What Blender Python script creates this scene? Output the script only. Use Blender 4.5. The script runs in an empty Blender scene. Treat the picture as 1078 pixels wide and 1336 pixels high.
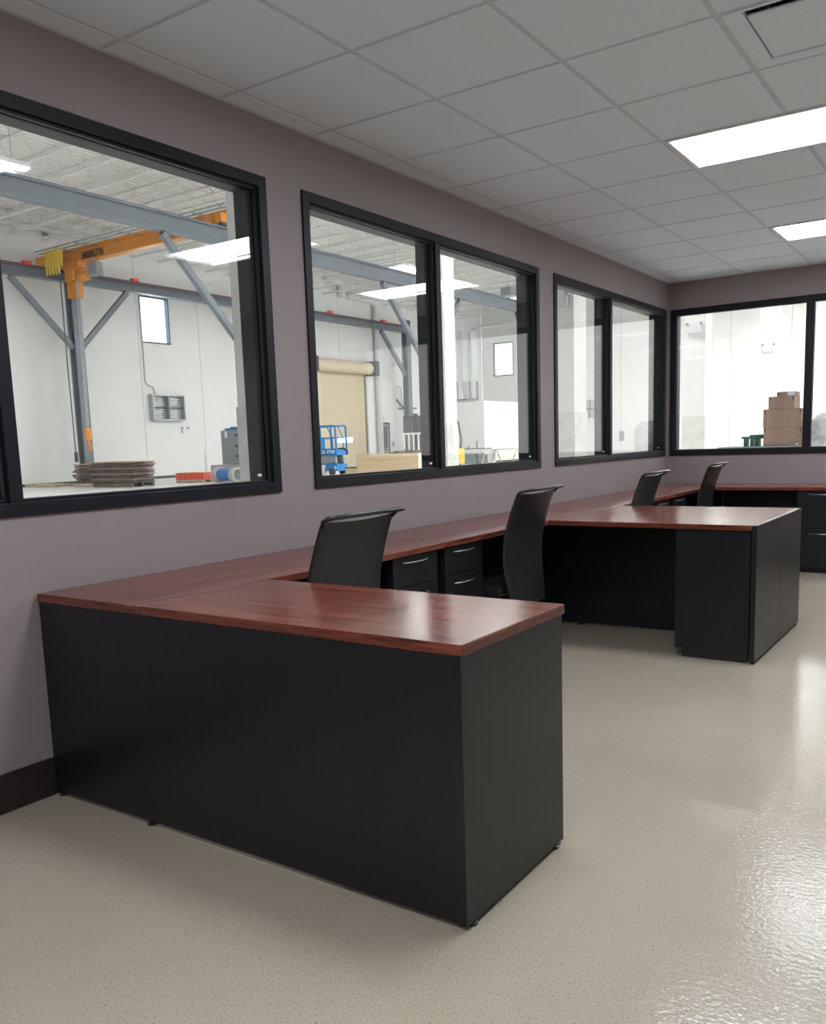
import bpy, bmesh, math, random
from mathutils import Vector, Matrix
random.seed(7)
S = bpy.context.scene
C = S.collection

# ------------------------------------------------------------------ camera
F, PX, PY = 1127.5638, 2.0627, 74.8811
cd = bpy.data.cameras.new('camera'); cam = bpy.data.objects.new('camera', cd); C.objects.link(cam)
cam.location = (2.952, 0.0, 1.2859); cam.rotation_mode = 'XYZ'; cam.rotation_euler = (1.4256, 0.0322, 0.5975)
cd.sensor_fit = 'VERTICAL'; cd.sensor_height = 24.0; cd.lens = 24.0 * F / 1336.0
cd.shift_x = -PX / 1336.0; cd.shift_y = PY / 1336.0
cd.clip_start = 0.05; cd.clip_end = 300
S.camera = cam
# ------------------------------------------------------------------ world / exposure
w = bpy.data.worlds.new('sky'); S.world = w; w.use_nodes = True
bg = w.node_tree.nodes['Background']; bg.inputs[0].default_value = (0.86, 0.94, 1.0, 1); bg.inputs[1].default_value = 3.0
S.view_settings.view_transform = 'Standard'; S.view_settings.look = 'None'
S.view_settings.gamma = 1.0; S.view_settings.use_curve_mapping = False
S.view_settings.exposure = 0.85
S.cycles.use_denoising = True
S.cycles.max_bounces = 8; S.cycles.diffuse_bounces = 5; S.cycles.transparent_max_bounces = 16
S.cycles.caustics_reflective = False; S.cycles.caustics_refractive = False
S.cycles.sample_clamp_indirect = 6.0
OFFICE_L = 11.2          # radiance of the office troffer lenses
BAY_L = 50.0            # radiance of the warehouse high-bay strips

# ------------------------------------------------------------------ materials
MATS = {}
def nt(name):
    m = bpy.data.materials.new(name); m.use_nodes = True
    t = m.node_tree; return m, t, t.nodes, t.links, t.nodes['Principled BSDF']
def mat(name, col, rough=0.5, metal=0.0, var=0.0, scale=8.0, bump=0.0, bscale=60.0, spec=0.5, stretch=None):
    if name in MATS: return MATS[name]
    m, t, N, L, b = nt(name)
    b.inputs['Roughness'].default_value = rough; b.inputs['Metallic'].default_value = metal
    b.inputs['Specular IOR Level'].default_value = spec
    tc = N.new('ShaderNodeTexCoord'); mp = N.new('ShaderNodeMapping'); L.new(tc.outputs['Object'], mp.inputs[0])
    if stretch: mp.inputs['Scale'].default_value = stretch
    n = N.new('ShaderNodeTexNoise'); n.inputs['Scale'].default_value = scale; n.inputs['Detail'].default_value = 4
    L.new(mp.outputs[0], n.inputs['Vector'])
    r = N.new('ShaderNodeValToRGB'); L.new(n.outputs['Fac'], r.inputs[0])
    r.color_ramp.elements[0].position = 0.3; r.color_ramp.elements[1].position = 0.7
    r.color_ramp.elements[0].color = tuple(max(0, c * (1 - var)) for c in col) + (1,)
    r.color_ramp.elements[1].color = tuple(min(1, c * (1 + var)) for c in col) + (1,)
    L.new(r.outputs[0], b.inputs['Base Color'])
    if bump:
        n2 = N.new('ShaderNodeTexNoise'); n2.inputs['Scale'].default_value = bscale; n2.inputs['Detail'].default_value = 3
        L.new(mp.outputs[0], n2.inputs['Vector'])
        bp = N.new('ShaderNodeBump'); bp.inputs['Strength'].default_value = bump; bp.inputs['Distance'].default_value = 0.004
        L.new(n2.outputs['Fac'], bp.inputs['Height']); L.new(bp.outputs[0], b.inputs['Normal'])
    MATS[name] = m; return m
def emit(name, col, strength):
    if name in MATS: return MATS[name]
    m, t, N, L, b = nt(name)
    b.inputs['Base Color'].default_value = (0.9, 0.9, 0.9, 1)
    b.inputs['Emission Color'].default_value = tuple(col) + (1,); b.inputs['Emission Strength'].default_value = strength
    MATS[name] = m; return m
def wood_top(name, axis):
    m, t, N, L, b = nt(name)
    tc = N.new('ShaderNodeTexCoord'); mp = N.new('ShaderNodeMapping'); L.new(tc.outputs['Object'], mp.inputs[0])
    mp.inputs['Scale'].default_value = (0.9, 14, 14) if axis == 'x' else (14, 0.9, 14)
    n = N.new('ShaderNodeTexNoise'); n.inputs['Scale'].default_value = 1.6; n.inputs['Detail'].default_value = 7; n.inputs['Distortion'].default_value = 0.6
    L.new(mp.outputs[0], n.inputs['Vector'])
    n2 = N.new('ShaderNodeTexNoise'); n2.inputs['Scale'].default_value = 9; n2.inputs['Detail'].default_value = 4
    L.new(mp.outputs[0], n2.inputs['Vector'])
    mx = N.new('ShaderNodeMix'); mx.inputs[0].default_value = 0.35
    L.new(n.outputs['Fac'], mx.inputs[2]); L.new(n2.outputs['Fac'], mx.inputs[3])
    r = N.new('ShaderNodeValToRGB'); L.new(mx.outputs[0], r.inputs[0])
    e = r.color_ramp.elements; e[0].position = 0.40; e[0].color = (0.085, 0.020, 0.013, 1); e[1].position = 0.60; e[1].color = (0.24, 0.068, 0.043, 1)
    L.new(r.outputs[0], b.inputs['Base Color'])
    b.inputs['Roughness'].default_value = 0.19; b.inputs['Specular IOR Level'].default_value = 0.48
    return m
def floor_mat():
    m, t, N, L, b = nt('speckled_epoxy')
    tc = N.new('ShaderNodeTexCoord')
    n = N.new('ShaderNodeTexNoise'); n.inputs['Scale'].default_value = 215; n.inputs['Detail'].default_value = 2; L.new(tc.outputs['Object'], n.inputs['Vector'])
    r = N.new('ShaderNodeValToRGB'); L.new(n.outputs['Fac'], r.inputs[0])
    e = r.color_ramp.elements; e[0].position = 0.30; e[0].color = (0.09, 0.075, 0.058, 1); e[1].position = 0.365; e[1].color = (0.44, 0.372, 0.292, 1)
    k = r.color_ramp.elements.new(0.62); k.color = (0.52, 0.442, 0.355, 1)
    n3 = N.new('ShaderNodeTexNoise'); n3.inputs['Scale'].default_value = 1.3; n3.inputs['Detail'].default_value = 3; L.new(tc.outputs['Object'], n3.inputs['Vector'])
    r3 = N.new('ShaderNodeValToRGB'); L.new(n3.outputs['Fac'], r3.inputs[0])
    r3.color_ramp.elements[0].position = 0.3; r3.color_ramp.elements[0].color = (0.9, 0.89, 0.88, 1); r3.color_ramp.elements[1].position = 0.7; r3.color_ramp.elements[1].color = (1, 1, 1, 1)
    mx = N.new('ShaderNodeMix'); mx.data_type = 'RGBA'; mx.blend_type = 'MULTIPLY'; mx.inputs[0].default_value = 1
    L.new(r.outputs[0], mx.inputs[6]); L.new(r3.outputs[0], mx.inputs[7]); L.new(mx.outputs[2], b.inputs['Base Color'])
    b.inputs['Roughness'].default_value = 0.14; b.inputs['Specular IOR Level'].default_value = 0.42
    nb = N.new('ShaderNodeTexNoise'); nb.inputs['Scale'].default_value = 62; nb.inputs['Detail'].default_value = 3; L.new(tc.outputs['Object'], nb.inputs['Vector'])
    bp = N.new('ShaderNodeBump'); bp.inputs['Strength'].default_value = 0.3; bp.inputs['Distance'].default_value = 0.004
    L.new(nb.outputs['Fac'], bp.inputs['Height']); L.new(bp.outputs[0], b.inputs['Normal'])
    return m
def glass_mat():
    m = bpy.data.materials.new('clear_glass'); m.use_nodes = True; t = m.node_tree; N = t.nodes; L = t.links; N.clear()
    o = N.new('ShaderNodeOutputMaterial'); mix = N.new('ShaderNodeMixShader'); tr = N.new('ShaderNodeBsdfTransparent'); gl = N.new('ShaderNodeBsdfGlossy')
    tr.inputs[0].default_value = (0.97, 0.98, 0.98, 1); gl.inputs['Roughness'].default_value = 0.0
    fr = N.new('ShaderNodeFresnel'); g = N.new('ShaderNodeNewGeometry'); ma = N.new('ShaderNodeMath'); ma.operation = 'MULTIPLY_ADD'
    ma.inputs[1].default_value = 1 / 1.5 - 1.5; ma.inputs[2].default_value = 1.5
    L.new(g.outputs['Backfacing'], ma.inputs[0]); L.new(ma.outputs[0], fr.inputs['IOR'])
    L.new(fr.outputs[0], mix.inputs[0]); L.new(tr.outputs[0], mix.inputs[1]); L.new(gl.outputs[0], mix.inputs[2]); L.new(mix.outputs[0], o.inputs[0])
    return m
WOODX, WOODY = wood_top('cherry_laminate_across', 'x'), wood_top('cherry_laminate_along', 'y')
FLOOR = floor_mat(); GLASS = glass_mat()
WALL = mat('mauve_paint', (0.32, 0.262, 0.265), 0.7, var=0.02, scale=3, bump=0.05, bscale=220)
TILE = mat('ceiling_tile_board', (0.765, 0.845, 0.915), 0.9, var=0.03, scale=160, bump=0.1, bscale=180)
GRID = mat('ceiling_grid_paint', (0.61, 0.655, 0.70), 0.6)
BLACK = mat('black_laminate', (0.0075, 0.0088, 0.0115), 0.36, var=0.18, scale=5, stretch=(10, 10, 0.6))
FRAME = mat('dark_bronze_paint', (0.0085, 0.0092, 0.014), 0.45, var=0.06, spec=0.3)
BASE = mat('dark_brown_rubber', (0.025, 0.019, 0.017), 0.5)
LEATHER = mat('black_leather', (0.014, 0.0155, 0.018), 0.42, var=0.1, bump=0.15, bscale=220)
PLASTIC = mat('black_plastic', (0.02, 0.02, 0.021), 0.3)
CHROME = mat('brushed_chrome', (0.36, 0.36, 0.38), 0.3, 1.0)
WHITEP = mat('white_enamel', (0.75, 0.76, 0.77), 0.35)
WWALL = mat('white_precast_paint', (0.84, 0.84, 0.83), 0.75, var=0.02, scale=1.2, bump=0.06, bscale=30)
WCEIL = mat('white_deck_paint', (0.80, 0.80, 0.77), 0.7, var=0.02, scale=0.6)
JOIST = mat('joist_paint', (0.80, 0.80, 0.77), 0.6)
CONC = mat('sealed_concrete', (0.74, 0.74, 0.73), 0.35, var=0.06, scale=0.8)
STEEL = mat('grey_blue_steel_paint', (0.175, 0.205, 0.24), 0.45, var=0.1, scale=1.5)
RAIL = mat('maroon_rail_paint', (0.11, 0.055, 0.075), 0.5, var=0.2)
RED = mat('red_plastic', (0.75, 0.06, 0.05), 0.4)
ORANGE = mat('crane_orange_paint', (0.80, 0.31, 0.035), 0.4, var=0.06)
YELLOW = mat('yellow_cable_jacket', (0.78, 0.58, 0.06), 0.5, var=0.1)
GALV = mat('galvanised_steel', (0.42, 0.46, 0.47), 0.4, 0.4, var=0.15)
GREY = mat('machine_grey_paint', (0.27, 0.31, 0.34), 0.45, var=0.06)
DKGREY = mat('dark_grey_steel', (0.06, 0.06, 0.065), 0.45, var=0.15)
BLUE = mat('blue_paint', (0.02, 0.16, 0.50), 0.4, var=0.08)
LBLUE = mat('lift_blue_paint', (0.015, 0.22, 0.55), 0.4, var=0.06)
BEIGE = mat('beige_rubber', (0.48, 0.45, 0.40), 0.6, var=0.06)
CREAM = mat('cream_door_paint', (0.74, 0.65, 0.48), 0.5, var=0.03)
PLY = mat('plywood', (0.66, 0.50, 0.32), 0.6, var=0.12, scale=2, stretch=(0.7, 0.7, 9))
PINE = mat('pallet_pine', (0.55, 0.44, 0.32), 0.7, var=0.2, scale=4, stretch=(1, 8, 8))
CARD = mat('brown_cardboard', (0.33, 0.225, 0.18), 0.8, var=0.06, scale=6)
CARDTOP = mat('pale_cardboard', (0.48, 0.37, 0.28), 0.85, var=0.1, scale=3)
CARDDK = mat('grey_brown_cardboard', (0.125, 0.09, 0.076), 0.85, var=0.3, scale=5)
ORED = mat('orange_red_plastic', (0.78, 0.13, 0.05), 0.45, var=0.08)
GREEN = mat('dark_green_paint', (0.02, 0.11, 0.075), 0.45, var=0.1)
WRAP = mat('clear_stretch_wrap', (0.62, 0.63, 0.65), 0.22, var=0.35, scale=7, bump=0.9, bscale=14)
SCUFF = mat('scuffed_column_guard', (0.72, 0.71, 0.68), 0.45, var=0.12, scale=5)
CREAMW = mat('cream_panel', (0.85, 0.80, 0.72), 0.6, var=0.02)
LENS = emit('troffer_lens', (0.90, 0.97, 1.04), OFFICE_L)
BAY = emit('high_bay_strip', (1.0, 1.0, 0.98), BAY_L)
FYELL = mat('forklift_yellow', (0.75, 0.52, 0.04), 0.4)
WTEXT = mat('white_print', (0.85, 0.87, 0.9), 0.5)
BTEXT = mat('black_print', (0.02, 0.015, 0.015), 0.5)

# ------------------------------------------------------------------ geometry helpers
class MB:
    def __init__(s): s.bm = bmesh.new()
    def box(s, x0, x1, y0, y1, z0, z1, M=None):
        v = [s.bm.verts.new((x, y, z)) for z in (z0, z1) for y in (y0, y1) for x in (x0, x1)]
        for f in ((0, 2, 3, 1), (4, 5, 7, 6), (0, 1, 5, 4), (2, 6, 7, 3), (0, 4, 6, 2), (1, 3, 7, 5)): s.bm.faces.new([v[i] for i in f])
        if M is not None:
            for q in v: q.co = M @ q.co
        return s
    def tube(s, pts, r, n=8, cap=True):
        pts = [Vector(p) for p in pts]; rs = r if isinstance(r, (list, tuple)) else [r] * len(pts); rings = []
        for i, p in enumerate(pts):
            d = (pts[min(i + 1, len(pts) - 1)] - pts[max(i - 1, 0)]).normalized()
            a = d.orthogonal().normalized() if i == 0 else (a - d * a.dot(d)).normalized()
            b = d.cross(a)
            rings.append([s.bm.verts.new(p + (a * math.cos(2 * math.pi * k / n) + b * math.sin(2 * math.pi * k / n)) * rs[i]) for k in range(n)])
        for A, B in zip(rings, rings[1:]):
            for k in range(n): s.bm.faces.new((A[k], A[(k + 1) % n], B[(k + 1) % n], B[k]))
        if cap: s.bm.faces.new(rings[0][::-1]); s.bm.faces.new(rings[-1])
        return s
    def bar(s, a, b, w, h=None):
        a, b = Vector(a), Vector(b); d = b - a; L = d.length; h = h or w
        q = d.to_track_quat('X', 'Z').to_matrix().to_4x4()
        return s.box(0, L, -w / 2, w / 2, -h / 2, h / 2, Matrix.Translation(a) @ q)
    def lathe(s, prof, axis='z', n=24, at=(0, 0, 0)):
        rings = []
        for r, h in prof:
            ring = []
            for k in range(n):
                c, q = r * math.cos(2 * math.pi * k / n), r * math.sin(2 * math.pi * k / n)
                p = {'z': (c, q, h), 'x': (h, c, q), 'y': (q, h, c)}[axis]
                ring.append(s.bm.verts.new(Vector(p) + Vector(at)))
            rings.append(ring)
        for A, B in zip(rings, rings[1:]):
            for k in range(n): s.bm.faces.new((A[k], A[(k + 1) % n], B[(k + 1) % n], B[k]))
        s.bm.faces.new(rings[0][::-1]); s.bm.faces.new(rings[-1]); return s
    def ibeam(s, a, b, h, w, tf=0.03, tw=0.025):
        a, b = Vector(a), Vector(b); d = b - a; L = d.length
        M = Matrix.Translation(a) @ d.to_track_quat('X', 'Z').to_matrix().to_4x4()
        s.box(0, L, -w / 2, w / 2, h / 2 - tf, h / 2, M); s.box(0, L, -w / 2, w / 2, -h / 2, -h / 2 + tf, M); s.box(0, L, -tw / 2, tw / 2, -h / 2 + tf, h / 2 - tf, M)
        return s
    def build(s, name, m, parent=None, off=None, bevel=0, smooth=False, seg=2):
        if off is None: off = org(parent)
        bmesh.ops.translate(s.bm, verts=s.bm.verts, vec=-Vector(off))
        bmesh.ops.recalc_face_normals(s.bm, faces=s.bm.faces)
        me = bpy.data.meshes.new(name); s.bm.to_mesh(me); s.bm.free(); me.materials.append(m)
        if smooth: me.polygons.foreach_set('use_smooth', [True] * len(me.polygons))
        o = bpy.data.objects.new(name, me); C.objects.link(o)
        if parent: o.parent = parent
        if bevel:
            md = o.modifiers.new('bevel', 'BEVEL'); md.width = bevel; md.segments = seg; md.limit_method = 'ANGLE'
        return o
ORG = {}
def org(o):
    while o is not None:
        if o.name in ORG: return ORG[o.name]
        o = o.parent
    return (0, 0, 0)
def tag(o, label, cat, group=None):
    o['label'] = label; o['category'] = cat
    if group: o['group'] = group
    return o
def thing(name, label, cat, loc, group=None, rz=0):
    o = bpy.data.objects.new(name, None); C.objects.link(o); o.location = loc; o.rotation_euler.z = rz; o.empty_display_size = 0.1
    ORG[o.name] = tuple(loc); return tag(o, label, cat, group)
def struct(o): o['kind'] = 'structure'; return o
def sempty(name, loc=(0, 0, 0)):
    o = bpy.data.objects.new(name, None); C.objects.link(o); o.location = loc; ORG[o.name] = tuple(loc); return struct(o)
def solo(mb, name, m, label, cat, loc, group=None, **k):
    o = mb.build(name, m, None, off=loc, **k); o.location = loc; return tag(o, label, cat, group)
def dup(o, loc, label=None, rz=None):
    r = o.copy(); C.objects.link(r); r.location = loc
    if rz is not None: r.rotation_euler.z = rz
    if label: r['label'] = label
    for ch in o.children:
        c = ch.copy(); C.objects.link(c); c.parent = r
        for g in ch.children:
            d = g.copy(); C.objects.link(d); d.parent = c
    return r
def box(*a): return MB().box(*a)
def rect_holes(mb, s0, s1, z0, z1, holes, fn):
    """solid slab s0..s1 x z0..z1 minus rectangular holes; fn(sa,sb,za,zb) adds a box"""
    ss = sorted({s0, s1, *[h[0] for h in holes], *[h[1] for h in holes]})
    ss = [q for q in ss if s0 <= q <= s1]
    for a, b in zip(ss, ss[1:]):
        hs = sorted([h for h in holes if h[0] <= a + 1e-6 and h[1] >= b - 1e-6], key=lambda h: h[2]); z = z0
        for h in hs:
            if h[2] > z: fn(a, b, z, h[2])
            z = h[3]
        if z < z1: fn(a, b, z, z1)

# ------------------------------------------------------------------ dimensions
YB, H = 9.02, 2.805                       # back wall, ceiling height
XR, YF = 4.6, -5.2                        # right wall, wall behind the camera
ZS, ZT = 1.069, 2.537                     # window opening
WT = 0.155
WIN = [(0.524, 3.154, 1.767), (3.408, 6.032, 4.64), (6.293, 8.942, 7.45)]
BWIN = (0.03, 3.99, (1.345, 2.66))
XW, YE, HW = -30.5, 58.6, 11.0            # warehouse far wall, end wall, deck height
XE = 9.0

# ------------------------------------------------------------------ office shell
struct(box(-WT, XR + 0.2, YF - 0.2, YB + WT, -0.12, 0.0).build('floor', FLOOR))
mb = MB(); rect_holes(mb, YF - 0.2, YB + WT, 0, 3.1, [(a, b, ZS, ZT) for a, b, c in WIN], lambda a, b, z, t: mb.box(-WT, 0, a, b, z, t)); struct(mb.build('wall_left', WALL))
mb = MB(); rect_holes(mb, 0, XR + 0.2, 0, 3.1, [(BWIN[0], BWIN[1], ZS, ZT)], lambda a, b, z, t: mb.box(a, b, YB, YB + WT, z, t)); struct(mb.build('wall_back', WALL))
OFFW = mat('pale_grey_paint', (0.66, 0.66, 0.65), 0.7)
struct(box(XR, XR + 0.2, YF - 0.2, YB, 0, 3.1).build('wall_right', OFFW))
struct(box(0, XR, YF - 0.2, YF, 0, 3.1).build('wall_front', OFFW))
struct(box(0.0, 0.008, YF, YB, 0, 0.145).build('baseboard_left', BASE))
struct(box(0.008, XR, YB - 0.008, YB, 0, 0.145).build('baseboard_back', BASE))
struct(box(XR - 0.008, XR, YF, YB - 0.008, 0, 0.145).build('baseboard_right', BASE))
ceil = struct(box(-WT, XR + 0.2, YF - 0.2, YB + WT, 3.1, 3.2).build('ceiling', TILE))
GX, GY0, TX, TY = 0.1347, 2.2745, 0.6127, 0.6096
xs = [0.0] + [GX + i * TX for i in range(8)] + [XR]
n0 = math.ceil((YF - GY0) / TY); n1 = math.floor((YB - GY0) / TY)
ys = [YF] + [GY0 + n * TY for n in range(n0, n1 + 1)] + [YB]
troffers = {(3, n): 1 for n in (-8, -4, 0, 4, 8)}
used = set()
for n in (-8, -4, 0, 4, 8):
    j = n - n0 + 1; used |= {(3, j), (4, j)}
dj = 2 - n0 + 1; used.add((4, dj))
tmesh = {}
for i in range(len(xs) - 1):
    for j in range(len(ys) - 1):
        if (i, j) in used: continue
        dx, dy = xs[i + 1] - xs[i], ys[j + 1] - ys[j]
        if dx < 0.03 or dy < 0.03: continue
        k = (round(dx, 3), round(dy, 3))
        if k not in tmesh:
            m_ = MB(); hx, hy = dx / 2 - 0.0115, dy / 2 - 0.0115
            m_.box(-hx, hx, -hy, hy, 0, 0.018); m_.box(-hx - 0.008, hx + 0.008, -hy - 0.008, hy + 0.008, 0.007, 0.018)
            o = m_.build('ceiling_tile', TILE, ceil, off=(0, 0, 0)); tmesh[k] = o.data
        else:
            o = bpy.data.objects.new('ceiling_tile', tmesh[k]); C.objects.link(o); o.parent = ceil
        o.location = ((xs[i] + xs[i + 1]) / 2, (ys[j] + ys[j + 1]) / 2, H + random.uniform(-0.0008, 0.0008))
def runs(cells, skip):
    out, st = [], None
    for k in cells + [None]:
        if k is not None and k not in skip: st = k if st is None else st; last = k
        elif st is not None: out.append((st, last)); st = None
    return out
trof = {n - n0 + 1 for n in (-8, -4, 0, 4, 8)}
for i in range(1, len(xs) - 1):
    x = xs[i]
    for ja, jb in runs(list(range(len(ys) - 1)), trof if i == 4 else set()):
        box(x - 0.012, x + 0.012, ys[ja], ys[jb + 1], H + 0.003, H + 0.03).build('grid_bar', GRID, ceil, off=(0, 0, 0))
for y in ys[1:-1]: box(0, XR, y - 0.012, y + 0.012, H + 0.0035, H + 0.029).build('grid_bar', GRID, ceil, off=(0, 0, 0))
mb = MB(); mb.box(0, 0.022, YF, YB, H - 0.001, H + 0.02); mb.box(0, XR, YB - 0.022, YB, H - 0.001, H + 0.02); mb.build('wall_angle', GRID, ceil, off=(0, 0, 0))

# troffer lights
LX0, LX1 = GX + 2 * TX, GX + 4 * TX
def troffer(n, label):
    y0, y1 = GY0 + n * TY, GY0 + (n + 1) * TY
    t = thing('ceiling_light', label, 'ceiling light', ((LX0 + LX1) / 2, (y0 + y1) / 2, H), 'recessed office ceiling lights')
    m_ = MB(); a, b, c, d = LX0 + 0.013, LX1 - 0.013, y0 + 0.013, y1 - 0.013; f = 0.022
    for q in ((a, b, c, c + f), (a, b, d - f, d), (a, a + f, c + f, d - f), (b - f, b, c + f, d - f)): m_.box(*q, H - 0.006, H + 0.05)
    m_.box(a, b, c, d, H + 0.05, H + 0.06); m_.build('light_frame', WHITEP, t, bevel=0.002)
    m_ = MB(); A = a + f; B = b - f; P = [(c + f, 0.004), (c + f + 0.05, 0.022), (c + 0.2, 0.012), ((c + d) / 2, 0.004), (d - 0.2, 0.012), (d - f - 0.05, 0.022), (d - f, 0.004)]
    vs = [[m_.bm.verts.new((x, y, H + z)) for y, z in P] for x in (A, B)]
    for k in range(len(P) - 1): m_.bm.faces.new((vs[0][k], vs[0][k + 1], vs[1][k + 1], vs[1][k]))
    m_.build('light_lens', LENS, t)
    m_ = MB(); m_.box(A, B, c + f + 0.045, c + f + 0.055, H + 0.012, H + 0.03); m_.box(A, B, d - f - 0.055, d - f - 0.045, H + 0.012, H + 0.03); m_.build('lens_rail', WHITEP, t)
    return t
troffer(4, 'bright white recessed ceiling light, the large one at the right edge of the photo')
troffer(8, 'bright white recessed ceiling light, the smaller one farther back toward the back wall')
troffer(0, 'white recessed ceiling light, only its lower corner showing at the top edge of the photo')
troffer(-4, 'white recessed ceiling light just behind and above the photographer')
troffer(-8, 'white recessed ceiling light farthest behind the photographer')
# air diffuser
dx0, dx1, dy0, dy1 = GX + 3 * TX, GX + 4 * TX, GY0 + 2 * TY, GY0 + 3 * TY
t = thing('air_diffuser', 'pale square air diffuser with a flat centre plate set in the ceiling', 'vent', ((dx0 + dx1) / 2, (dy0 + dy1) / 2, H))
m_ = MB(); f = 0.085
for q in ((dx0 + .013, dx1 - .013, dy0 + .013, dy0 + 0.03), (dx0 + .013, dx1 - .013, dy1 - f, dy1 - .013), (dx0 + .013, dx0 + f, dy0 + 0.03, dy1 - f), (dx1 - f, dx1 - .013, dy0 + 0.03, dy1 - f)): m_.box(*q, H - 0.004, H + 0.02)
m_.build('diffuser_frame', TILE, t, bevel=0.003)
m_ = MB(); m_.box(dx0 + f, dx1 - f, dy0 + 0.03, dy1 - f, H + 0.09, H + 0.1)
for q in ((dx0 + f - .01, dx1 - f + .01, dy0 + 0.02, dy0 + 0.03), (dx0 + f - .01, dx1 - f + .01, dy1 - f, dy1 - f + .01), (dx0 + f - .01, dx0 + f, dy0 + 0.03, dy1 - f), (dx1 - f, dx1 - f + .01, dy0 + 0.03, dy1 - f)): m_.box(*q, H + 0.021, H + 0.1)
m_.build('diffuser_throat', GREY, t)
box(dx0 + f + 0.006, dx1 - f - 0.006, dy0 + 0.085, dy1 - f - 0.006, H - 0.001, H + 0.008).build('diffuser_plate', TILE, t, bevel=0.003)
for sx in (dx0 + 0.15, dx1 - 0.15): box(sx - 0.005, sx + 0.005, dy0 + 0.16, dy1 - 0.16, H + 0.008, H + 0.092).build('plate_hanger', GALV, t)

# interior windows
def window(name, s0, s1, mulls, mp):
    """mp(sa,sb,da,db,za,zb) -> world box; d is depth from the room face outward"""
    o = sempty(name)
    def part(nm, m, *boxes, bev=0.002):
        q = MB()
        for b in boxes: q.box(*mp(*b))
        return q.build(nm, m, o, bevel=bev)
    f = 0.05; D0, D1 = -0.012, WT + 0.002
    part('jamb', FRAME, (s0, s0 + f, D0, D1, ZS, ZT)); part('jamb', FRAME, (s1 - f, s1, D0, D1, ZS, ZT))
    part('head', FRAME, (s0 + f, s1 - f, D0, D1, ZT - f, ZT)); part('sill', FRAME, (s0 + f, s1 - f, D0, D1, ZS, ZS + f))
    mulls = mulls if isinstance(mulls, tuple) else (mulls,)
    for mull in mulls: part('mullion', FRAME, (mull - f / 2, mull + f / 2, D0, 0.14, ZS + f, ZT - f))
    ed = [s0 + f] + [q for mull in mulls for q in (mull - f / 2, mull + f / 2)] + [s1 - f]
    for a, b in zip(ed[::2], ed[1::2]):
        g = 0.012; z0, z1 = ZS + f, ZT - f
        for da, db in ((0.006, 0.026), (0.036, 0.056)):
            part('glass_stop', FRAME, (a, b, da, db, z0, z0 + g), (a, b, da, db, z1 - g, z1), (a, a + g, da, db, z0 + g, z1 - g), (b - g, b, da, db, z0 + g, z1 - g))
        q = MB(); q.box(*mp(a + 0.004, b - 0.004, 0.028, 0.034, z0 + 0.004, z1 - 0.004)); pn = q.build('pane', GLASS, o)
        q = MB(); q.box(*mp(b - 0.075, b - 0.05, 0.0265, 0.0278, z0 + 0.032, z0 + 0.044)); q.build('glass_stamp', WTEXT, pn)
for i, (a, b, c) in enumerate(WIN): window('window_%d' % (i + 1), a, b, c, lambda sa, sb, da, db, za, zb: (-db, -da, sa, sb, za, zb))
window('window_4', *BWIN, lambda sa, sb, da, db, za, zb: (sa, sb, YB + da, YB + db, za, zb))

# ------------------------------------------------------------------ desks
HD, TT = 0.7805, 0.030
RD = 0.60                                 # run depth
RX1 = 1.845                               # end of the returns
DY = [1.806, 3.70, 5.53, 7.40, 9.008]     # run joints
DD = 0.612
def foot(mb, x, y): mb.lathe([(0.018, 0), (0.018, 0.008), (0.008, 0.012), (0.008, 0.03)], 'z', 12, (x, y, 0))
def run(i, label, end=None):
    y0, y1 = DY[i] + 0.001, DY[i + 1] - 0.001
    t = thing('wall_desk', label, 'desk', (RD / 2, (y0 + y1) / 2, 0), 'cherry topped wall desks')
    box(0.012, RD, y0, y1, HD - TT, HD).build('worktop', WOODY, t, bevel=0.003, seg=3)
    if end == 'a': box(0.014, RD - 0.001, y0 - 0.002, y0, HD - TT + 0.001, HD - 0.0015).build('edge_band', WOODX, t)
    box(0.014, 0.032, y0 + 0.03, y1 - 0.03, 0.02, HD - TT).build('back_panel', BLACK, t)
    fm = []
    for s, ya, yb in ((-1, y0 + 0.004, y0 + 0.03), (1, y1 - 0.03, y1 - 0.004)):
        if (i, s) in ((0, -1), (1, 1), (2, -1), (3, 1)):
            box(0.013 if end == 'a' else 0.032, RD + 0.001 if i < 3 else RD - 0.025, ya, yb, 0.018, HD - TT).build('end_panel', BLACK, t)
            for x in (0.04, RD - 0.045):
                q = MB(); foot(q, x, (ya + yb) / 2); q.build('foot', PLASTIC, t)
        else:
            for x in (0.06,):
                q = MB(); q.box(x - 0.02, x + 0.02, ya, yb, 0.018, HD - TT); q.build('support_leg', BLACK, t); q = MB(); foot(q, x, (ya + yb) / 2); q.build('foot', PLASTIC, t)
    return t
run(0, 'nearest cherry topped black desk against the left wall, with a finished end toward the camera', 'a')
run(1, 'cherry topped wall desk under the middle window, behind the second chair')
run(2, 'cherry topped wall desk under the far window, behind the third chair')
run(3, 'cherry topped wall desk running into the far corner, behind the fourth chair', 'd')

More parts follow.
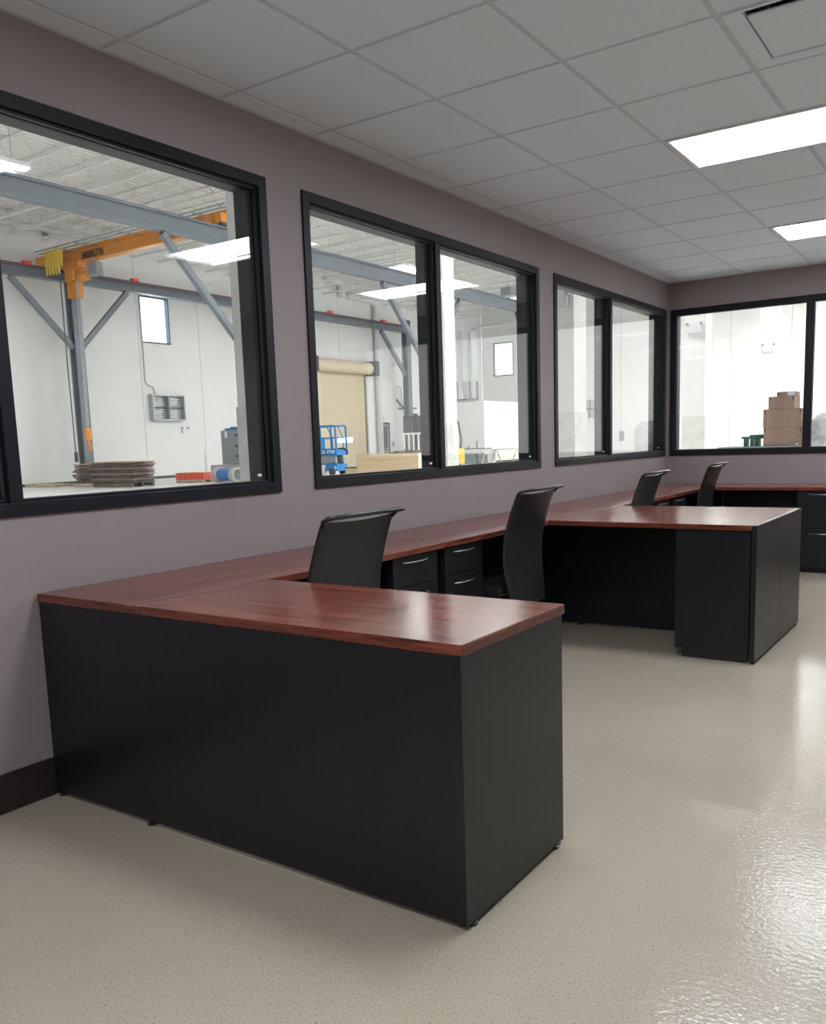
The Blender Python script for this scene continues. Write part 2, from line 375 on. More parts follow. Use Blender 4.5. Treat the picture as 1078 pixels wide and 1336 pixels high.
def pedestal(label, x0, x1, y0, y1, face, style='drawers'):
    """drawer pedestal; face = 'x' (fronts toward +x), '-y' or '+y'"""
    t = thing('plain_pedestal' if style == 'plain' else 'drawer_pedestal', label, 'pedestal' if style == 'plain' else 'drawer unit', ((x0 + x1) / 2, (y0 + y1) / 2, 0), None if style == 'plain' else 'black drawer pedestals')
    zt = HD - TT - 0.004; k = 0.05; th = 0.02
    if face == 'x': a = (x0, x1 - th, y0, y1); kb = (x0, x1 - 0.06, y0 + 0.012, y1 - 0.012)
    elif face == '-y': a = (x0, x1, y0 + th, y1); kb = (x0 + 0.045, x1 - 0.012, y0 + (0.006 if style == 'plain' else 0.06), y1)
    else: a = (x0, x1, y0, y1 - th); kb = (x0 + 0.012, x1 - 0.012, y0, y1 - 0.06)
    box(*a, k, zt).build('carcass', BLACK, t, bevel=0.0015)
    box(*kb, 0, k).build('toe_kick', PLASTIC, t)
    zs = [(k + 0.004, 0.395), (0.400, 0.592), (0.597, zt - 0.004)]
    if style == 'files': zs = [(k + 0.004, 0.405), (0.410, zt - 0.004)]
    if style == 'plain':
        box(x0 + 0.001, x1 - 0.001, y0, y0 + th - 0.001, k, zt).build('plain_panel', BLACK, t, bevel=0.0015); zs = []
    for za, zb in zs:
        zh = zb - 0.045 if zb < 0.7 else zb - 0.028
        g = 0.003
        if face == 'x':
            d = box(x1 - th, x1, y0 + g, y1 - g, za, zb); c = (y0 + y1) / 2; P = lambda s, o: (x1 + o, c + s, zh)
        elif face == '-y':
            d = box(x0 + g, x1 - g, y0, y0 + th, za, zb); c = (x0 + x1) / 2; P = lambda s, o: (c + s, y0 - o, zh)
        else:
            d = box(x0 + g, x1 - g, y1 - th, y1, za, zb); c = (x0 + x1) / 2; P = lambda s, o: (c + s, y1 + o, zh)
        dr = d.build('drawer', BLACK, t, bevel=0.0015)
        hw = 0.106
        pts = [P(-hw, -0.002)] + [P(hw * s, 0.026 * (1 - abs(s) ** 2.4)) for s in (-0.98, -0.85, -0.6, -0.3, 0, 0.3, 0.6, 0.85, 0.98)] + [P(hw, -0.002)]
        MB().tube(pts, 0.0036, 8).build('handle', CHROME, dr, smooth=True)
    return t
pedestal('black drawer pedestal with bow handles beside the first chair, nearer of its pair', 0.05, 0.575, 3.275, 3.668, 'x')
pedestal('black drawer pedestal with bow handles left of the second chair, farther of its pair', 0.05, 0.575, 3.735, 4.13, 'x')
pedestal('black drawer pedestal between the third and fourth chairs, nearer of its pair', 0.05, 0.575, 6.972, 7.366, 'x')
pedestal('black drawer pedestal between the third and fourth chairs, beside the fourth chair', 0.05, 0.575, 7.435, 7.83, 'x')

def return_desk(label, y0, back, style, ped_label):
    """return running out from the wall desk along +x; back = 'lo' or 'hi' (side of its modesty panel)"""
    x0, y1 = RD + 0.0012, y0 + DD
    t = thing('return_desk', label, 'desk', ((x0 + RX1) / 2, (y0 + y1) / 2, 0))
    capped = style == 'capped'
    box(x0, RX1 - (0.028 if capped else 0), y0, y1, HD - TT, HD).build('worktop', WOODX, t, bevel=0.0025, seg=3)
    if not capped: box(RX1, RX1 + 0.002, y0 + 0.002, y1 - 0.002, HD - TT + 0.001, HD - 0.0015).build('edge_band', WOODY, t)
    if capped: box(RX1 - 0.028, RX1 - 0.0005, y0 + 0.0005, y1 - 0.0005, 0.014, HD - 0.0015).build('end_panel', BLACK, t, bevel=0.0015)
    else: box(RX1 - 0.034, RX1 - 0.006, y0 + 0.004, y1 - 0.004, 0.014, HD - TT).build('end_panel', BLACK, t, bevel=0.0015)
    yb = (y0 + 0.005, y0 + 0.026) if back == 'lo' else (y1 - 0.026, y1 - 0.005)
    if style == 'far': yb = (y1 - 0.05, y1 - 0.03)
    box(x0, RX1 - 0.034, yb[0], yb[1], 0.018, HD - TT).build('modesty_panel', BLACK, t)
    for x, y in ((RX1 - 0.02, y0 + 0.05), (RX1 - 0.02, y1 - 0.05)):
        q = MB(); foot(q, x, y); q.build('foot', PLASTIC, t)
    px0, px1 = RX1 - 0.034 - 0.42, RX1 - 0.036
    if back == 'lo': pedestal(ped_label, px0, px1, yb[1] + 0.004, y1 - 0.02, '+y')
    else: pedestal(ped_label, px0, px1, y0 + 0.02, yb[0] - 0.004, '-y', 'files' if style == 'far' else 'plain')
    return t
return_desk('large cherry topped black return desk in the foreground, its plain back toward the camera', DY[0], 'lo', 'plain', 'black drawer pedestal hidden under the end of the foreground return desk')
return_desk('cherry topped return desk in the middle of the room, open kneehole side toward the camera', DY[2] - DD - 0.001, 'hi', 'capped', 'plain black pedestal under the outer end of the middle return desk')
return_desk('cherry topped return desk joined back to back behind the middle one', DY[2] + 0.001, 'lo', 'capped', 'black drawer pedestal under the return desk behind the middle one')
return_desk('cherry topped return desk along the back wall under the back window', YB - 0.012 - DD, 'hi', 'far', 'black drawer pedestal under the back wall desk at the right edge of the photo')

# ------------------------------------------------------------------ chairs (face the left wall, back toward +x)
def make_chair(label, x, y):
    t = thing('office_chair', label, 'chair', (x, y, 0), 'black office chairs at the wall desks'); bx = x; hw = 0.238
    # profile of the back: (x offset, z, half width)
    prof = [(-0.055, 0.345, .205), (-0.072, 0.44, .222), (-0.088, 0.55, .238), (-0.094, 0.64, .243), (-0.086, 0.73, .242), (-0.064, 0.82, .24), (-0.034, 0.91, .238), (-0.006, 0.982, .236), (0.002, 0.998, .234)]
    q = MB(); th = 0.028; nx = 8; F_, B_ = [], []
    for px, pz, w_ in prof:
        fr, br = [], []
        for k in range(nx + 1):
            s = -1 + 2 * k / nx; cv = 0.008 * s * s; zz = pz - (0.011 * (1 - s * s) if pz > 0.97 else 0)
            fr.append(q.bm.verts.new((bx + px - cv - th * (1 - 0.6 * s ** 4), y + s * w_, zz))); br.append(q.bm.verts.new((bx + px - cv, y + s * w_, zz)))
        F_.append(fr); B_.append(br)
    for G, fl in ((F_, 0), (B_, 1)):
        for r in range(len(prof) - 1):
            for k in range(nx): q.bm.faces.new((G[r][k], G[r][k + 1], G[r + 1][k + 1], G[r + 1][k]))
    for r in range(len(prof) - 1):
        for k in (0, nx): q.bm.faces.new((F_[r][k], F_[r + 1][k], B_[r + 1][k], B_[r][k]))
    for r in (0, -1):
        for k in range(nx): q.bm.faces.new((F_[r][k], F_[r][k + 1], B_[r][k + 1], B_[r][k]))
    bk = q.build('backrest', LEATHER, t, smooth=True, bevel=0.006)
    pts = [(bx - 0.012, y - 0.232, 0.975), (bx - 0.002, y - 0.238, 0.998), (bx + 0.016, y - 0.236, 1.008), (bx + 0.03, y - 0.222, 1.011), (bx + 0.034, y - 0.1, 1.012), (bx + 0.035, y, 1.012), (bx + 0.034, y + 0.1, 1.012), (bx + 0.03, y + 0.25, 1.011)]
    MB().tube(pts, [.008, .010, .0105, .0105, .0105, .0105, .0105, .0105], 10).build('top_bar', PLASTIC, t, smooth=True)
    MB().tube([(bx - 0.012, y + 0.225, 0.98), (bx + 0.006, y + 0.23, 1.0), (bx + 0.028, y + 0.232, 1.009)], 0.008, 8).build('bar_bracket', PLASTIC, t, smooth=True)
    # seat
    q = MB(); sx0, sx1 = bx - 0.58, bx - 0.125
    prof2 = [(sx0, 0.430, 0.445), (sx0 + 0.03, 0.415, 0.47), (sx0 + 0.12, 0.412, 0.482), (sx1 - 0.12, 0.41, 0.474), (sx1 - 0.02, 0.415, 0.478), (sx1, 0.43, 0.46)]
    T_, U_ = [], []
    for px, za, zb in prof2:
        T_.append([q.bm.verts.new((px, y + s * 0.235, zb - 0.012 * (abs(s) > .9))) for s in (-1, -.8, -.3, .3, .8, 1)]); U_.append([q.bm.verts.new((px, y + s * 0.235, za)) for s in (-1, -.8, -.3, .3, .8, 1)])
    for r in range(5):
        for k in range(5):
            q.bm.faces.new((T_[r][k], T_[r][k + 1], T_[r + 1][k + 1], T_[r + 1][k])); q.bm.faces.new((U_[r][k], U_[r + 1][k], U_[r + 1][k + 1], U_[r][k + 1]))
        for k in (0, 5): q.bm.faces.new((T_[r][k], T_[r + 1][k], U_[r + 1][k], U_[r][k]))
    for r in (0, 5):
        for k in range(5): q.bm.faces.new((T_[r][k], U_[r][k], U_[r][k + 1], T_[r][k + 1]))
    q.build('seat', LEATHER, t, smooth=True, bevel=0.006)
    cx = bx - 0.33
    q = MB(); q.box(cx - 0.12, cx + 0.12, y - 0.09, y + 0.09, 0.375, 0.415); q.box(cx + 0.05, bx - 0.098, y - 0.035, y + 0.035, 0.385, 0.41); q.build('seat_mechanism', PLASTIC, t, bevel=0.004)
    q = MB(); q.lathe([(0.028, 0.07), (0.028, 0.23), (0.014, 0.232), (0.014, 0.38)], 'z', 14, (cx, y, 0)); q.build('gas_lift', PLASTIC, t, smooth=False)
    hub = MB().lathe([(0.045, 0.07), (0.05, 0.085), (0.045, 0.115)], 'z', 14, (cx, y, 0)).build('base_hub', PLASTIC, t)
    for k in range(5):
        a = 2 * math.pi * k / 5 + 0.35; c, s = math.cos(a), math.sin(a)
        MB().tube([(cx + 0.03 * c, y + 0.03 * s, 0.098), (cx + 0.16 * c, y + 0.16 * s, 0.092), (cx + 0.29 * c, y + 0.29 * s, 0.075)], [0.024, 0.02, 0.015], 8).build('base_leg', PLASTIC, t, smooth=True)
        u = Vector((-s, c, 0)); p = Vector((cx + 0.285 * c, y + 0.285 * s, 0.03))
        q = MB()
        for d in (-1, 1): q.tube([p + u * d * 0.006, p + u * d * 0.024], 0.03, 14)
        q.tube([p + u * 0.008, p - u * 0.008], 0.012, 8); q.tube([p, p + Vector((0, 0, 0.05))], 0.007, 6)
        q.build('caster', PLASTIC, t)
    return t
ch = make_chair('nearest black leather office chair, tucked in behind the foreground return desk', 0.80, 2.765)
for lab, x, y in (('second black office chair, in front of the middle drawer pedestals', 0.775, 4.43), ('third black office chair, tucked in behind the middle return desks', 0.765, 6.40), ('farthest black office chair, nearest the back wall and corner', 0.765, 8.11)):
    dup(ch, (x, y, 0), lab)
# ------------------------------------------------------------------ warehouse shell
struct(box(XW - 0.3, XE + 0.3, -10, YE + 0.3, -0.2, -0.001).build('floor_warehouse', CONC))
FH = [(26.98, 28.66, 6.30, 8.43)]                       # window hole in the far wall
far = struct(box(XW - 0.5, XW - 0.45, -10, 26.0, 0, HW).build('wall_far', WWALL))
y = -10.0; n = 0
PW = 3.66
edges = [26.80 + PW * k for k in range(-10, 9)] + [YE]
edges = [-10.0] + [e for e in edges if e > -9]
for a, b in zip(edges, edges[1:]):
    q = MB(); rect_holes(q, a + 0.012, b - 0.012, 0, HW, [h for h in FH if h[0] >= a and h[1] <= b], lambda sa, sb, za, zb: q.box(XW - 0.3, XW, sa, sb, za, zb))
    q.build('wall_panel', WWALL, far)
    q = MB(); q.box(XW - 0.28, XW - 0.02, a - 0.012, a + 0.012, 0, HW); q.build('panel_joint', GREY, far)
EH = [(-29.5, -27.8, 6.05, 8.5)]
end = struct(box(XW - 0.3, XW - 0.25, YE + 0.45, YE + 0.5, 0, HW).build('wall_end', WWALL))
edges = [XW + 0.0] + [-26.8 + PW * k for k in range(0, 10)] + [XE]
for a, b in zip(edges, edges[1:]):
    q = MB(); rect_holes(q, a + 0.012, b - 0.012, 0, HW, [h for h in EH if h[0] >= a and h[1] <= b], lambda sa, sb, za, zb: q.box(sa, sb, YE, YE + 0.3, za, zb))
    q.build('wall_panel', WWALL, end)
    q = MB(); q.box(a - 0.012, a + 0.012, YE + 0.02, YE + 0.28, 0, HW); q.build('panel_joint', GREY, end)
struct(box(XE, XE + 0.3, -10, YE + 0.3, 0, HW).build('wall_east', WWALL))
struct(box(XW - 0.3, XE + 0.3, -10.3, -10, 0, HW).build('wall_south', WWALL))
struct(box(XW, XW + 0.03, -10, YE, 0, 0.12).build('baseboard_far', DKGREY))
deck = struct(box(XW - 0.3, XE + 0.3, -10.3, YE + 0.3, HW, HW + 0.2).build('ceiling_warehouse', WCEIL))
q = MB()
for k in range(130): x = XW + 0.1 + k * 0.303; q.box(x, x + 0.2, -10, YE, HW - 0.03, HW)
o = q.build('deck_rib', WCEIL, deck); o['kind'] = 'stuff'
jm = None
for k in range(38):
    y = 17.84 - 7 * 1.49 + k * 1.49 - 7.45
    if jm is None:
        q = MB(); zb, zt = HW - 0.95, HW - 0.06
        for z in (zb, zt): q.box(XW, XE, -0.045, 0.045, z - 0.03, z + 0.03)
        x = XW; s = 0
        while x < XE - 0.6:
            q.bar((x, 0, zb if s else zt), (x + 0.6, 0, zt if s else zb), 0.022); x += 0.6; s ^= 1
        o = q.build('roof_joist', JOIST, deck, off=(0, 0, 0)); jm = o.data
    else:
        o = bpy.data.objects.new('roof_joist', jm); C.objects.link(o); o.parent = deck
    o.location = (0, y, 0)

# far windows in the warehouse walls
def skywin(name, bx, fr):
    o = sempty(name)
    for nm, q in fr: box(*q).build(nm, mat('teal_frame', (0.03, 0.09, 0.14), 0.4) if nm == 'side_frame' else DKGREY, o)
    box(*bx).build('pane', GLASS, o)
a, b, c, d = FH[0]
skywin('window_5', (XW - 0.16, XW - 0.15, a, b, c, d), [('side_frame', (XW - 0.2, XW + 0.03, b - 0.06, b, c, d)), ('frame', (XW - 0.2, XW + 0.02, a, a + 0.06, c, d)), ('frame', (XW - 0.2, XW + 0.02, a, b, d - 0.06, d)), ('frame', (XW - 0.2, XW + 0.02, a, b, c, c + 0.07))])
for i, (a, b, c, d) in enumerate(EH):
    skywin('window_%d' % (6 + i), (a, b, YE + 0.15, YE + 0.16, c, d), [('frame', (a, a + 0.08, YE - 0.02, YE + 0.2, c, d)), ('frame', (b - 0.08, b, YE - 0.02, YE + 0.2, c, d)), ('frame', (a, b, YE - 0.02, YE + 0.2, c, c + 0.09)), ('frame', (a, b, YE - 0.02, YE + 0.2, d - 0.09, d))])

# warehouse high-bay lights
def bay(label, x, y, z=9.0):
    t = thing('high_bay_light', label, 'ceiling light', (x, y, z), 'warehouse high bay lights')
    box(x - 0.55, x + 0.55, y - 1.2, y + 1.2, z + 0.02, z + 0.14).build('light_housing', WHITEP, t)
    for s in (-1, 1): box(x + s * 0.37 - 0.14, x + s * 0.37 + 0.14, y - 1.18, y + 1.18, z - 0.01, z + 0.018).build('light_strip', BAY, t)
    for s in (-1, 1): MB().tube([(x, y + s, z + 0.13), (x, y + s, HW - 0.031)], 0.012, 5).build('suspension_rod', GALV, t)
    return t
b0 = bay('warehouse high bay light seen at the upper left corner of the near window', -20.0, 13.6)
for lab, x, y in (('warehouse high bay light above the crane beam, seen through the middle window', -20.0, 33.6), ('warehouse high bay light at far right, seen in the upper corner of the middle window', -20.0, 45.0)): dup(b0, (x, y, 9.0), lab)
for n_, (x, y) in enumerate(((-20, 3), (-11, 4), (-11, 14.5), (-11, 25), (-11, 36), (-11, 47), (-4.5, 14), (-3.5, 25), (-3.5, 36), (-3.5, 48), (4, 13), (4, 24), (4, 36), (4, 48), (0.5, 18.5), (0.5, 30), (-3.5, 54.5), (4, 55.5), (-11, 41.5), (-11, 51.5))):  # unseen lamps; those from the carton row on are added to brighten the walls
    dup(b0, (x, y, 9.0), 'unseen warehouse high bay light above the window heads, %s, %s' % ({-20: 'crane row', -11: 'middle row', -4.5: 'column row', -3.5: 'column row', 4: 'office row', 0.5: 'carton row'}[x], {3: 'at the south end', 4: 'at the south end', 13: 'nearest the office', 14: 'nearest the office', 14.5: 'second from the south end', 18.5: 'near the office', 24: 'second from the office', 25: 'halfway along', 30: 'farther from the office', 36: 'third along', 47: 'near the end wall', 48: 'near the end wall', 41.5: 'fourth along', 51.5: 'fifth along', 54.5: 'beside the end wall', 55.5: 'beside the end wall'}[y]))

# ------------------------------------------------------------------ warehouse steel
ZR = 8.66
def runway(label, x, y0, y1, h):
    t = thing('crane_runway_beam', label, 'steel beam', (x, (y0 + y1) / 2, ZR - h))
    MB().ibeam((x, y0, ZR - h / 2), (x, y1, ZR - h / 2), h, 0.36, 0.05, 0.03).build('beam', STEEL, t)
    box(x - 0.05, x + 0.05, y0, y1, ZR, ZR + 0.06).build('crane_rail', RAIL, t)
    return t
fr = runway('far grey blue crane runway beam close to the warehouse back wall', -29.3, -8, 47.1, 0.42)
for yy in (20.6, 25.7, 39.05, 44.1): box(-29.2, -29.0, yy - 0.16, yy + 0.16, ZR + 0.0, ZR + 0.13).build('red_marker', RED, fr)
box(-29.45, -29.15, 46.75, 47.1, ZR + 0.0, ZR + 0.38).build('end_stop', DKGREY, fr)
box(-29.06, -29.02, -8, 46, ZR - 0.12, ZR - 0.03).build('conductor_bar', RAIL, fr)
nr = runway('near grey blue crane runway beam crossing the upper part of the windows', -19.35, -8, 48.5, 0.56)
def column(label, x, y, h, w_=0.42, reach=2.5, sides=(-1, 1)):
    t = thing('crane_column', label, 'steel column', (x, y, 0))
    q = MB(); q.ibeam((x, y, 0.03), (x, y, h), w_, w_, 0.04, 0.035)
    q.build('post', STEEL, t)
    box(x - 0.35, x + 0.35, y - 0.35, y + 0.35, 0.0, 0.035).build('base_plate', STEEL, t)
    for s in sides:
        MB().bar((x, y + s * (w_ / 2 - 0.03), h - reach - 0.1), (x, y + s * (w_ / 2 + reach), h - 0.05), 0.2, 0.2).build('brace', STEEL, t)
    return t
HF = ZR - 0.42 - 0.004; HN = ZR - 0.56 - 0.004
column('grey blue steel column with two diagonal braces, behind the cardboard pile', -29.3, 22.68, HF)
column('grey blue steel column at the end of the far runway, beside the forklift', -29.3, 46.8, HF, sides=(-1,))
column('grey blue crane column hidden left of the near window', -29.3, 9.5, HF)
column('grey blue crane column hidden behind the roll up door bay', -29.3, 34.6, HF)
for lab, yy in (('near crane column masked by the right edge of the near window', 22.25), ('near crane column masked by the middle window mullion', 33.9), ('near crane column hidden left of the near window view', 9.5), ('near crane column far back in the warehouse', 46.1)):
    column(lab, -19.35, yy, HN, 0.36, 3.0)

# bridge crane
GY = 22.3
t = thing('bridge_crane', 'orange overhead bridge crane girder with black lettering', 'crane', (-24.5, GY, ZR + 0.06))
MB().ibeam((-29.6, GY, 9.1), (-19.0, GY, 9.1), 0.58, 0.34, 0.05, 0.03).build('girder', ORANGE, t)
for x in (-29.3, -19.35):
    e = box(x - 0.14, x + 0.14, GY - 0.8, GY + 0.8, 8.83, 9.12).build('end_truck', ORANGE, t)
    for s in (-1, 1): MB().lathe([(0.13, -0.06), (0.13, 0.06)], 'x', 16, (x, GY + s * 0.6, 8.855)).build('wheel', DKGREY, e)
box(-30.3, -28.9, GY - 0.5, GY - 0.2, 8.98, 9.24).build('end_bumper', ORANGE, t)
box(-20.5, -20.1, GY - 0.35, GY - 0.2, 8.95, 9.3).build('drive_cover', ORANGE, t)
q = MB()
for yy, z in ((GY - 0.96, 9.3), (GY - 0.8, 9.24)): q.tube([(-29.6, yy, z), (-18.8, yy, z)], 0.035, 6)
for k in range(8): x = -28.2 + k * 1.3; q.bar((x, GY - 0.98, 9.25), (x, GY, 9.3), 0.05)
q.build('festoon_track', GALV, t)
q = MB()
for k in range(11):
    x = -28.95 + k * 0.1; L_ = 0.88 - 0.14 * (k % 3 == 1) - 0.12 * (k > 8); yo = -0.06 * (k % 2)
    q.tube([(x, GY - 0.94 + yo, 9.22), (x - 0.02, GY - 0.96 + yo, 8.95), (x, GY - 0.95 + yo, 9.2 - L_), (x + 0.05, GY - 0.95 + yo, 9.2 - L_ - 0.04), (x + 0.065, GY - 0.93 + yo, 8.95), (x + 0.05, GY - 0.93 + yo, 9.22)], 0.026, 5)
q.build('festoon_cable', YELLOW, t)
box(-27.35, -26.8, GY - 0.25, GY + 0.1, 8.2, 8.7).build('control_box', GREY, t, bevel=0.02)
h = box(-28.85, -28.25, GY - 0.25, GY + 0.2, 8.15, 8.62).build('hoist_body', ORANGE, t, bevel=0.05)
MB().lathe([(0.17, -28.2), (0.2, -28.15), (0.2, -27.75), (0.15, -27.6)], 'x', 16, (0, GY - 0.0, 8.3)).build('hoist_motor', ORANGE, h)
box(-28.8, -28.2, GY - 0.22, GY + 0.15, 7.5, 8.15).build('chain_bag', ORANGE, h, bevel=0.04)
q = MB(); q.box(-28.75, -27.8, GY - 0.3, GY + 0.3, 8.62, 8.86); q.build('trolley', ORANGE, t)
q = MB(); q.tube([(-28.1, GY - 0.25, 8.2), (-27.85, GY - 0.5, 2.3)], 0.022, 5); q.tube([(-28.02, GY - 0.2, 8.2), (-27.8, GY - 0.46, 2.3)], 0.022, 5); q.build('hoist_chain', GALV, t)
hk = MB().lathe([(0.06, 1.8), (0.13, 1.85), (0.14, 2.2), (0.07, 2.32)], 'z', 12, (-27.82, GY - 0.5, 0)).build('hook_block', ORANGE, t)
MB().tube([(-27.82, GY - 0.5, 1.82), (-27.82, GY - 0.5, 1.7), (-27.72, GY - 0.5, 1.62), (-27.68, GY - 0.5, 1.5), (-27.76, GY - 0.5, 1.4), (-27.88, GY - 0.5, 1.44), (-27.92, GY - 0.5, 1.54)], [0.045, 0.05, 0.055, 0.055, 0.05, 0.04, 0.02], 8).build('hook', ORANGE, hk)
MB().tube([(-28.9, GY - 0.4, 8.2), (-28.85, GY - 0.45, 5), (-28.74, GY - 0.5, 1.35)], 0.025, 5).build('pendant_cable', DKGREY, t)
box(-28.8, -28.66, GY - 0.55, GY - 0.45, 0.95, 1.36).build('pendant_control', DKGREY, t, bevel=0.02)
def text(name, s, m, parent, loc, width, height, rot, depth=0.01):
    cu = bpy.data.curves.new(name, 'FONT'); cu.body = s; cu.extrude = depth; cu.align_x = 'LEFT'; cu.resolution_u = 2
    tmp = bpy.data.objects.new('tmp_text', cu); C.objects.link(tmp); bpy.context.view_layer.update()
    dg = bpy.context.evaluated_depsgraph_get(); me = bpy.data.meshes.new_from_object(tmp.evaluated_get(dg)); bpy.data.objects.remove(tmp); bpy.data.curves.remove(cu)
    xs_ = [v.co.x for v in me.vertices]; ys_ = [v.co.y for v in me.vertices]
    sx = width / (max(xs_) - min(xs_)); sy = height / (max(ys_) - min(ys_))
    for v in me.vertices: v.co.x = (v.co.x - min(xs_)) * sx; v.co.y = (v.co.y - min(ys_)) * sy
    me.transform(Matrix.Rotation(rot[2], 4, 'Z') @ Matrix.Rotation(rot[0], 4, 'X')); me.materials.clear(); me.materials.append(m)
    o = bpy.data.objects.new(name, me); C.objects.link(o); o.parent = parent; o.location = Vector(loc) - Vector(org(parent)); return o
text('lettering', 'HARRINGTON', BTEXT, t, (-27.9, GY - 0.03, 8.92), 1.35, 0.30, (math.pi / 2, 0, 0))

# ------------------------------------------------------------------ things fixed to the warehouse walls
def louver(label, c, along, w_, h_, deep):
    """c = centre bottom on the wall face"""
    t = thing('wall_louver', label, 'vent', c)
    def bx(s0, s1, d0, d1, z0, z1):
        return (c[0] + d0, c[0] + d1, c[1] + s0, c[1] + s1, c[2] + z0, c[2] + z1) if along == 'y' else (c[0] + s0, c[0] + s1, c[1] - d1, c[1] - d0, c[2] + z0, c[2] + z1)
    q = MB(); W2 = w_ / 2; f = 0.07
    for a in ((-W2, -W2 + f, 0, deep, 0, h_), (W2 - f, W2, 0, deep, 0, h_), (-W2 + f, W2 - f, 0, deep, 0, f), (-W2 + f, W2 - f, 0, deep, h_ - f, h_)): q.box(*bx(*a))
    q.build('louver_frame', GALV, t)
    q = MB(); q.box(*bx(-0.05, 0.05, 0.03, deep, f, h_ - f)); q.build('centre_bar', GREY, t)
    q = MB(); q.box(*bx(-W2 + f, W2 - f, 0.03, 0.10, h_ * .5 - .03, h_ * .5 + .03)); q.build('link_bar', DKGREY, t)
    n = 9
    for s in (-1, 1):
        for k in range(n):
            z = f + (k + 0.15) * (h_ - 2 * f) / n
            sa, sb = (-W2 + f, -0.05) if s < 0 else (0.05, W2 - f)
            q = MB(); b_ = bx(sa, sb, 0.0, 0.03, z, z + (h_ - 2 * f) / n * 0.55); q.box(*b_); q.build('louver_slat', GALV, t)
    return t
louver('galvanised wall louver on the white warehouse wall below the narrow window', (XW, 28.1, 2.72), 'y', 1.95, 1.22, 0.28)
louver('pale grey louver on the distant white end wall, seen through the far window', (-21.75, YE, 2.66), 'x', 1.0, 1.25, 0.1)
MB().tube([(XW + 0.04, 26.98, 8.6), (XW + 0.04, 26.98, 4.5), (XW + 0.04, 27.1, 4.35), (XW + 0.04, 27.4, 4.3), (XW + 0.06, 27.5, 3.9)], 0.025, 5).build('cable_tmp', GALV, None)
o = bpy.data.objects['cable_tmp']; o.name = 'wall_conduit'; tag(o, 'thin grey conduit dropping to the galvanised wall louver', 'conduit')
def emergency(label, c, along, s=1.0):
    t = thing('emergency_light', label, 'emergency light', c)
    def bx(a, b, d0, d1, z0, z1): return (c[0] + d0 * s, c[0] + d1 * s, c[1] + a * s, c[1] + b * s, c[2] + z0 * s, c[2] + z1 * s) if along == 'y' else (c[0] + a * s, c[0] + b * s, c[1] - d1 * s, c[1] - d0 * s, c[2] + z0 * s, c[2] + z1 * s)
    box(*bx(-.13, .13, 0, .07, 0, .13)).build('lamp_body', WHITEP, t, bevel=0.01)
    for q in (-1, 1):
        lamp = box(*bx(q * .13 - .025, q * .13 + .025, .01, .07, .14, .20)).build('lamp_head', WHITEP, t); box(*bx(q * .13 - .02, q * .13 + .02, .07, .08, .145, .19)).build('lamp_glass', GREY, lamp)
        box(*bx(q * .1 - .01, q * .1 + .01, .02, .04, .125, .15)).build('lamp_neck', WHITEP, t)
    return t
emergency('small white twin head emergency light on the white wall right of the louver', (XW, 29.15, 2.13), 'y', 1.5)

# roll-up door on the far wall
t = thing('roll_up_door', 'cream roll up door with slats and a hood, seen through the middle window', 'door', (XW, 41.35, 0))
y0, y1 = 38.6, 43.7
for k in range(34): z = 0.02 + k * 0.165; box(XW + 0.05, XW + 0.075 + 0.02 * (k % 2 == 0) * 0, y0 + 0.05, y1 - 0.05, z, z + 0.152).build('door_slat', CREAM, t)
box(XW + 0.03, XW + 0.052, y0, y1, 0, 5.62).build('slat_backing', CREAM, t)
for yy in (y0 - 0.06, y1): box(XW + 0.01, XW + 0.16, yy, yy + 0.1, 0, 5.62).build('guide_rail', GALV, t)
MB().lathe([(0.34, y0 - 0.1), (0.36, y0 - 0.08), (0.36, y1 + 0.1), (0.34, y1 + 0.12)], 'y', 24, (XW + 0.42, 0, 5.92)).build('door_hood', CREAM, t, smooth=False)
for yy in (y0 - 0.55, y1 + 0.12): box(XW + 0.02, XW + 0.9, yy, yy + 0.42, 5.5, 6.35).build('hood_bracket', DKGREY, t)
for k in range(4): yy = 40.86 + k * 0.38; box(XW + 0.07, XW + 0.085, yy, yy + 0.3, 1.45, 1.75).build('vision_panel', emit('daylight_glow_panel', (1, 1, 1), 2.0), t)  # panels emit a glow that stands in for daylight through them
# personnel door
t = thing('personnel_door', 'dark grey personnel door with a tall glass lite in the far white wall', 'door', (XW, 45.67, 0))
q = MB(); q.box(XW + 0.01, XW + 0.1, 45.15, 45.25, 0, 2.66); q.box(XW + 0.01, XW + 0.1, 46.1, 46.2, 0, 2.66); q.box(XW + 0.01, XW + 0.1, 45.25, 46.1, 2.56, 2.66); q.build('door_frame', DKGREY, t)
box(XW + 0.02, XW + 0.07, 45.25, 46.1, 0.01, 2.56).build('door_leaf', GREY, t)
box(XW + 0.065, XW + 0.08, 45.55, 45.95, 0.9, 2.4).build('door_lite', mat('dark_glass', (0.10, 0.10, 0.11), 0.1), t)
box(XW + 0.065, XW + 0.16, 45.35, 46.0, 0.98, 1.05).build('push_bar', CHROME, t)
q = MB(); q.lathe([(0.2, 0), (0.19, 0.05), (0.12, 0.12)], 'x', 16, (XW, 45.65, 2.96)); solo(q, 'wall_lamp', WHITEP, 'round pale wall lamp above the dark personnel door', 'lamp', (XW, 45.65, 2.96))
solo(box(XW, XW + 0.06, 46.55, 46.73, 1.1, 1.4), 'switch_box', GREY, 'small grey switch box right of the dark personnel door', 'switch', (XW, 46.64, 1.1), bevel=0.01)
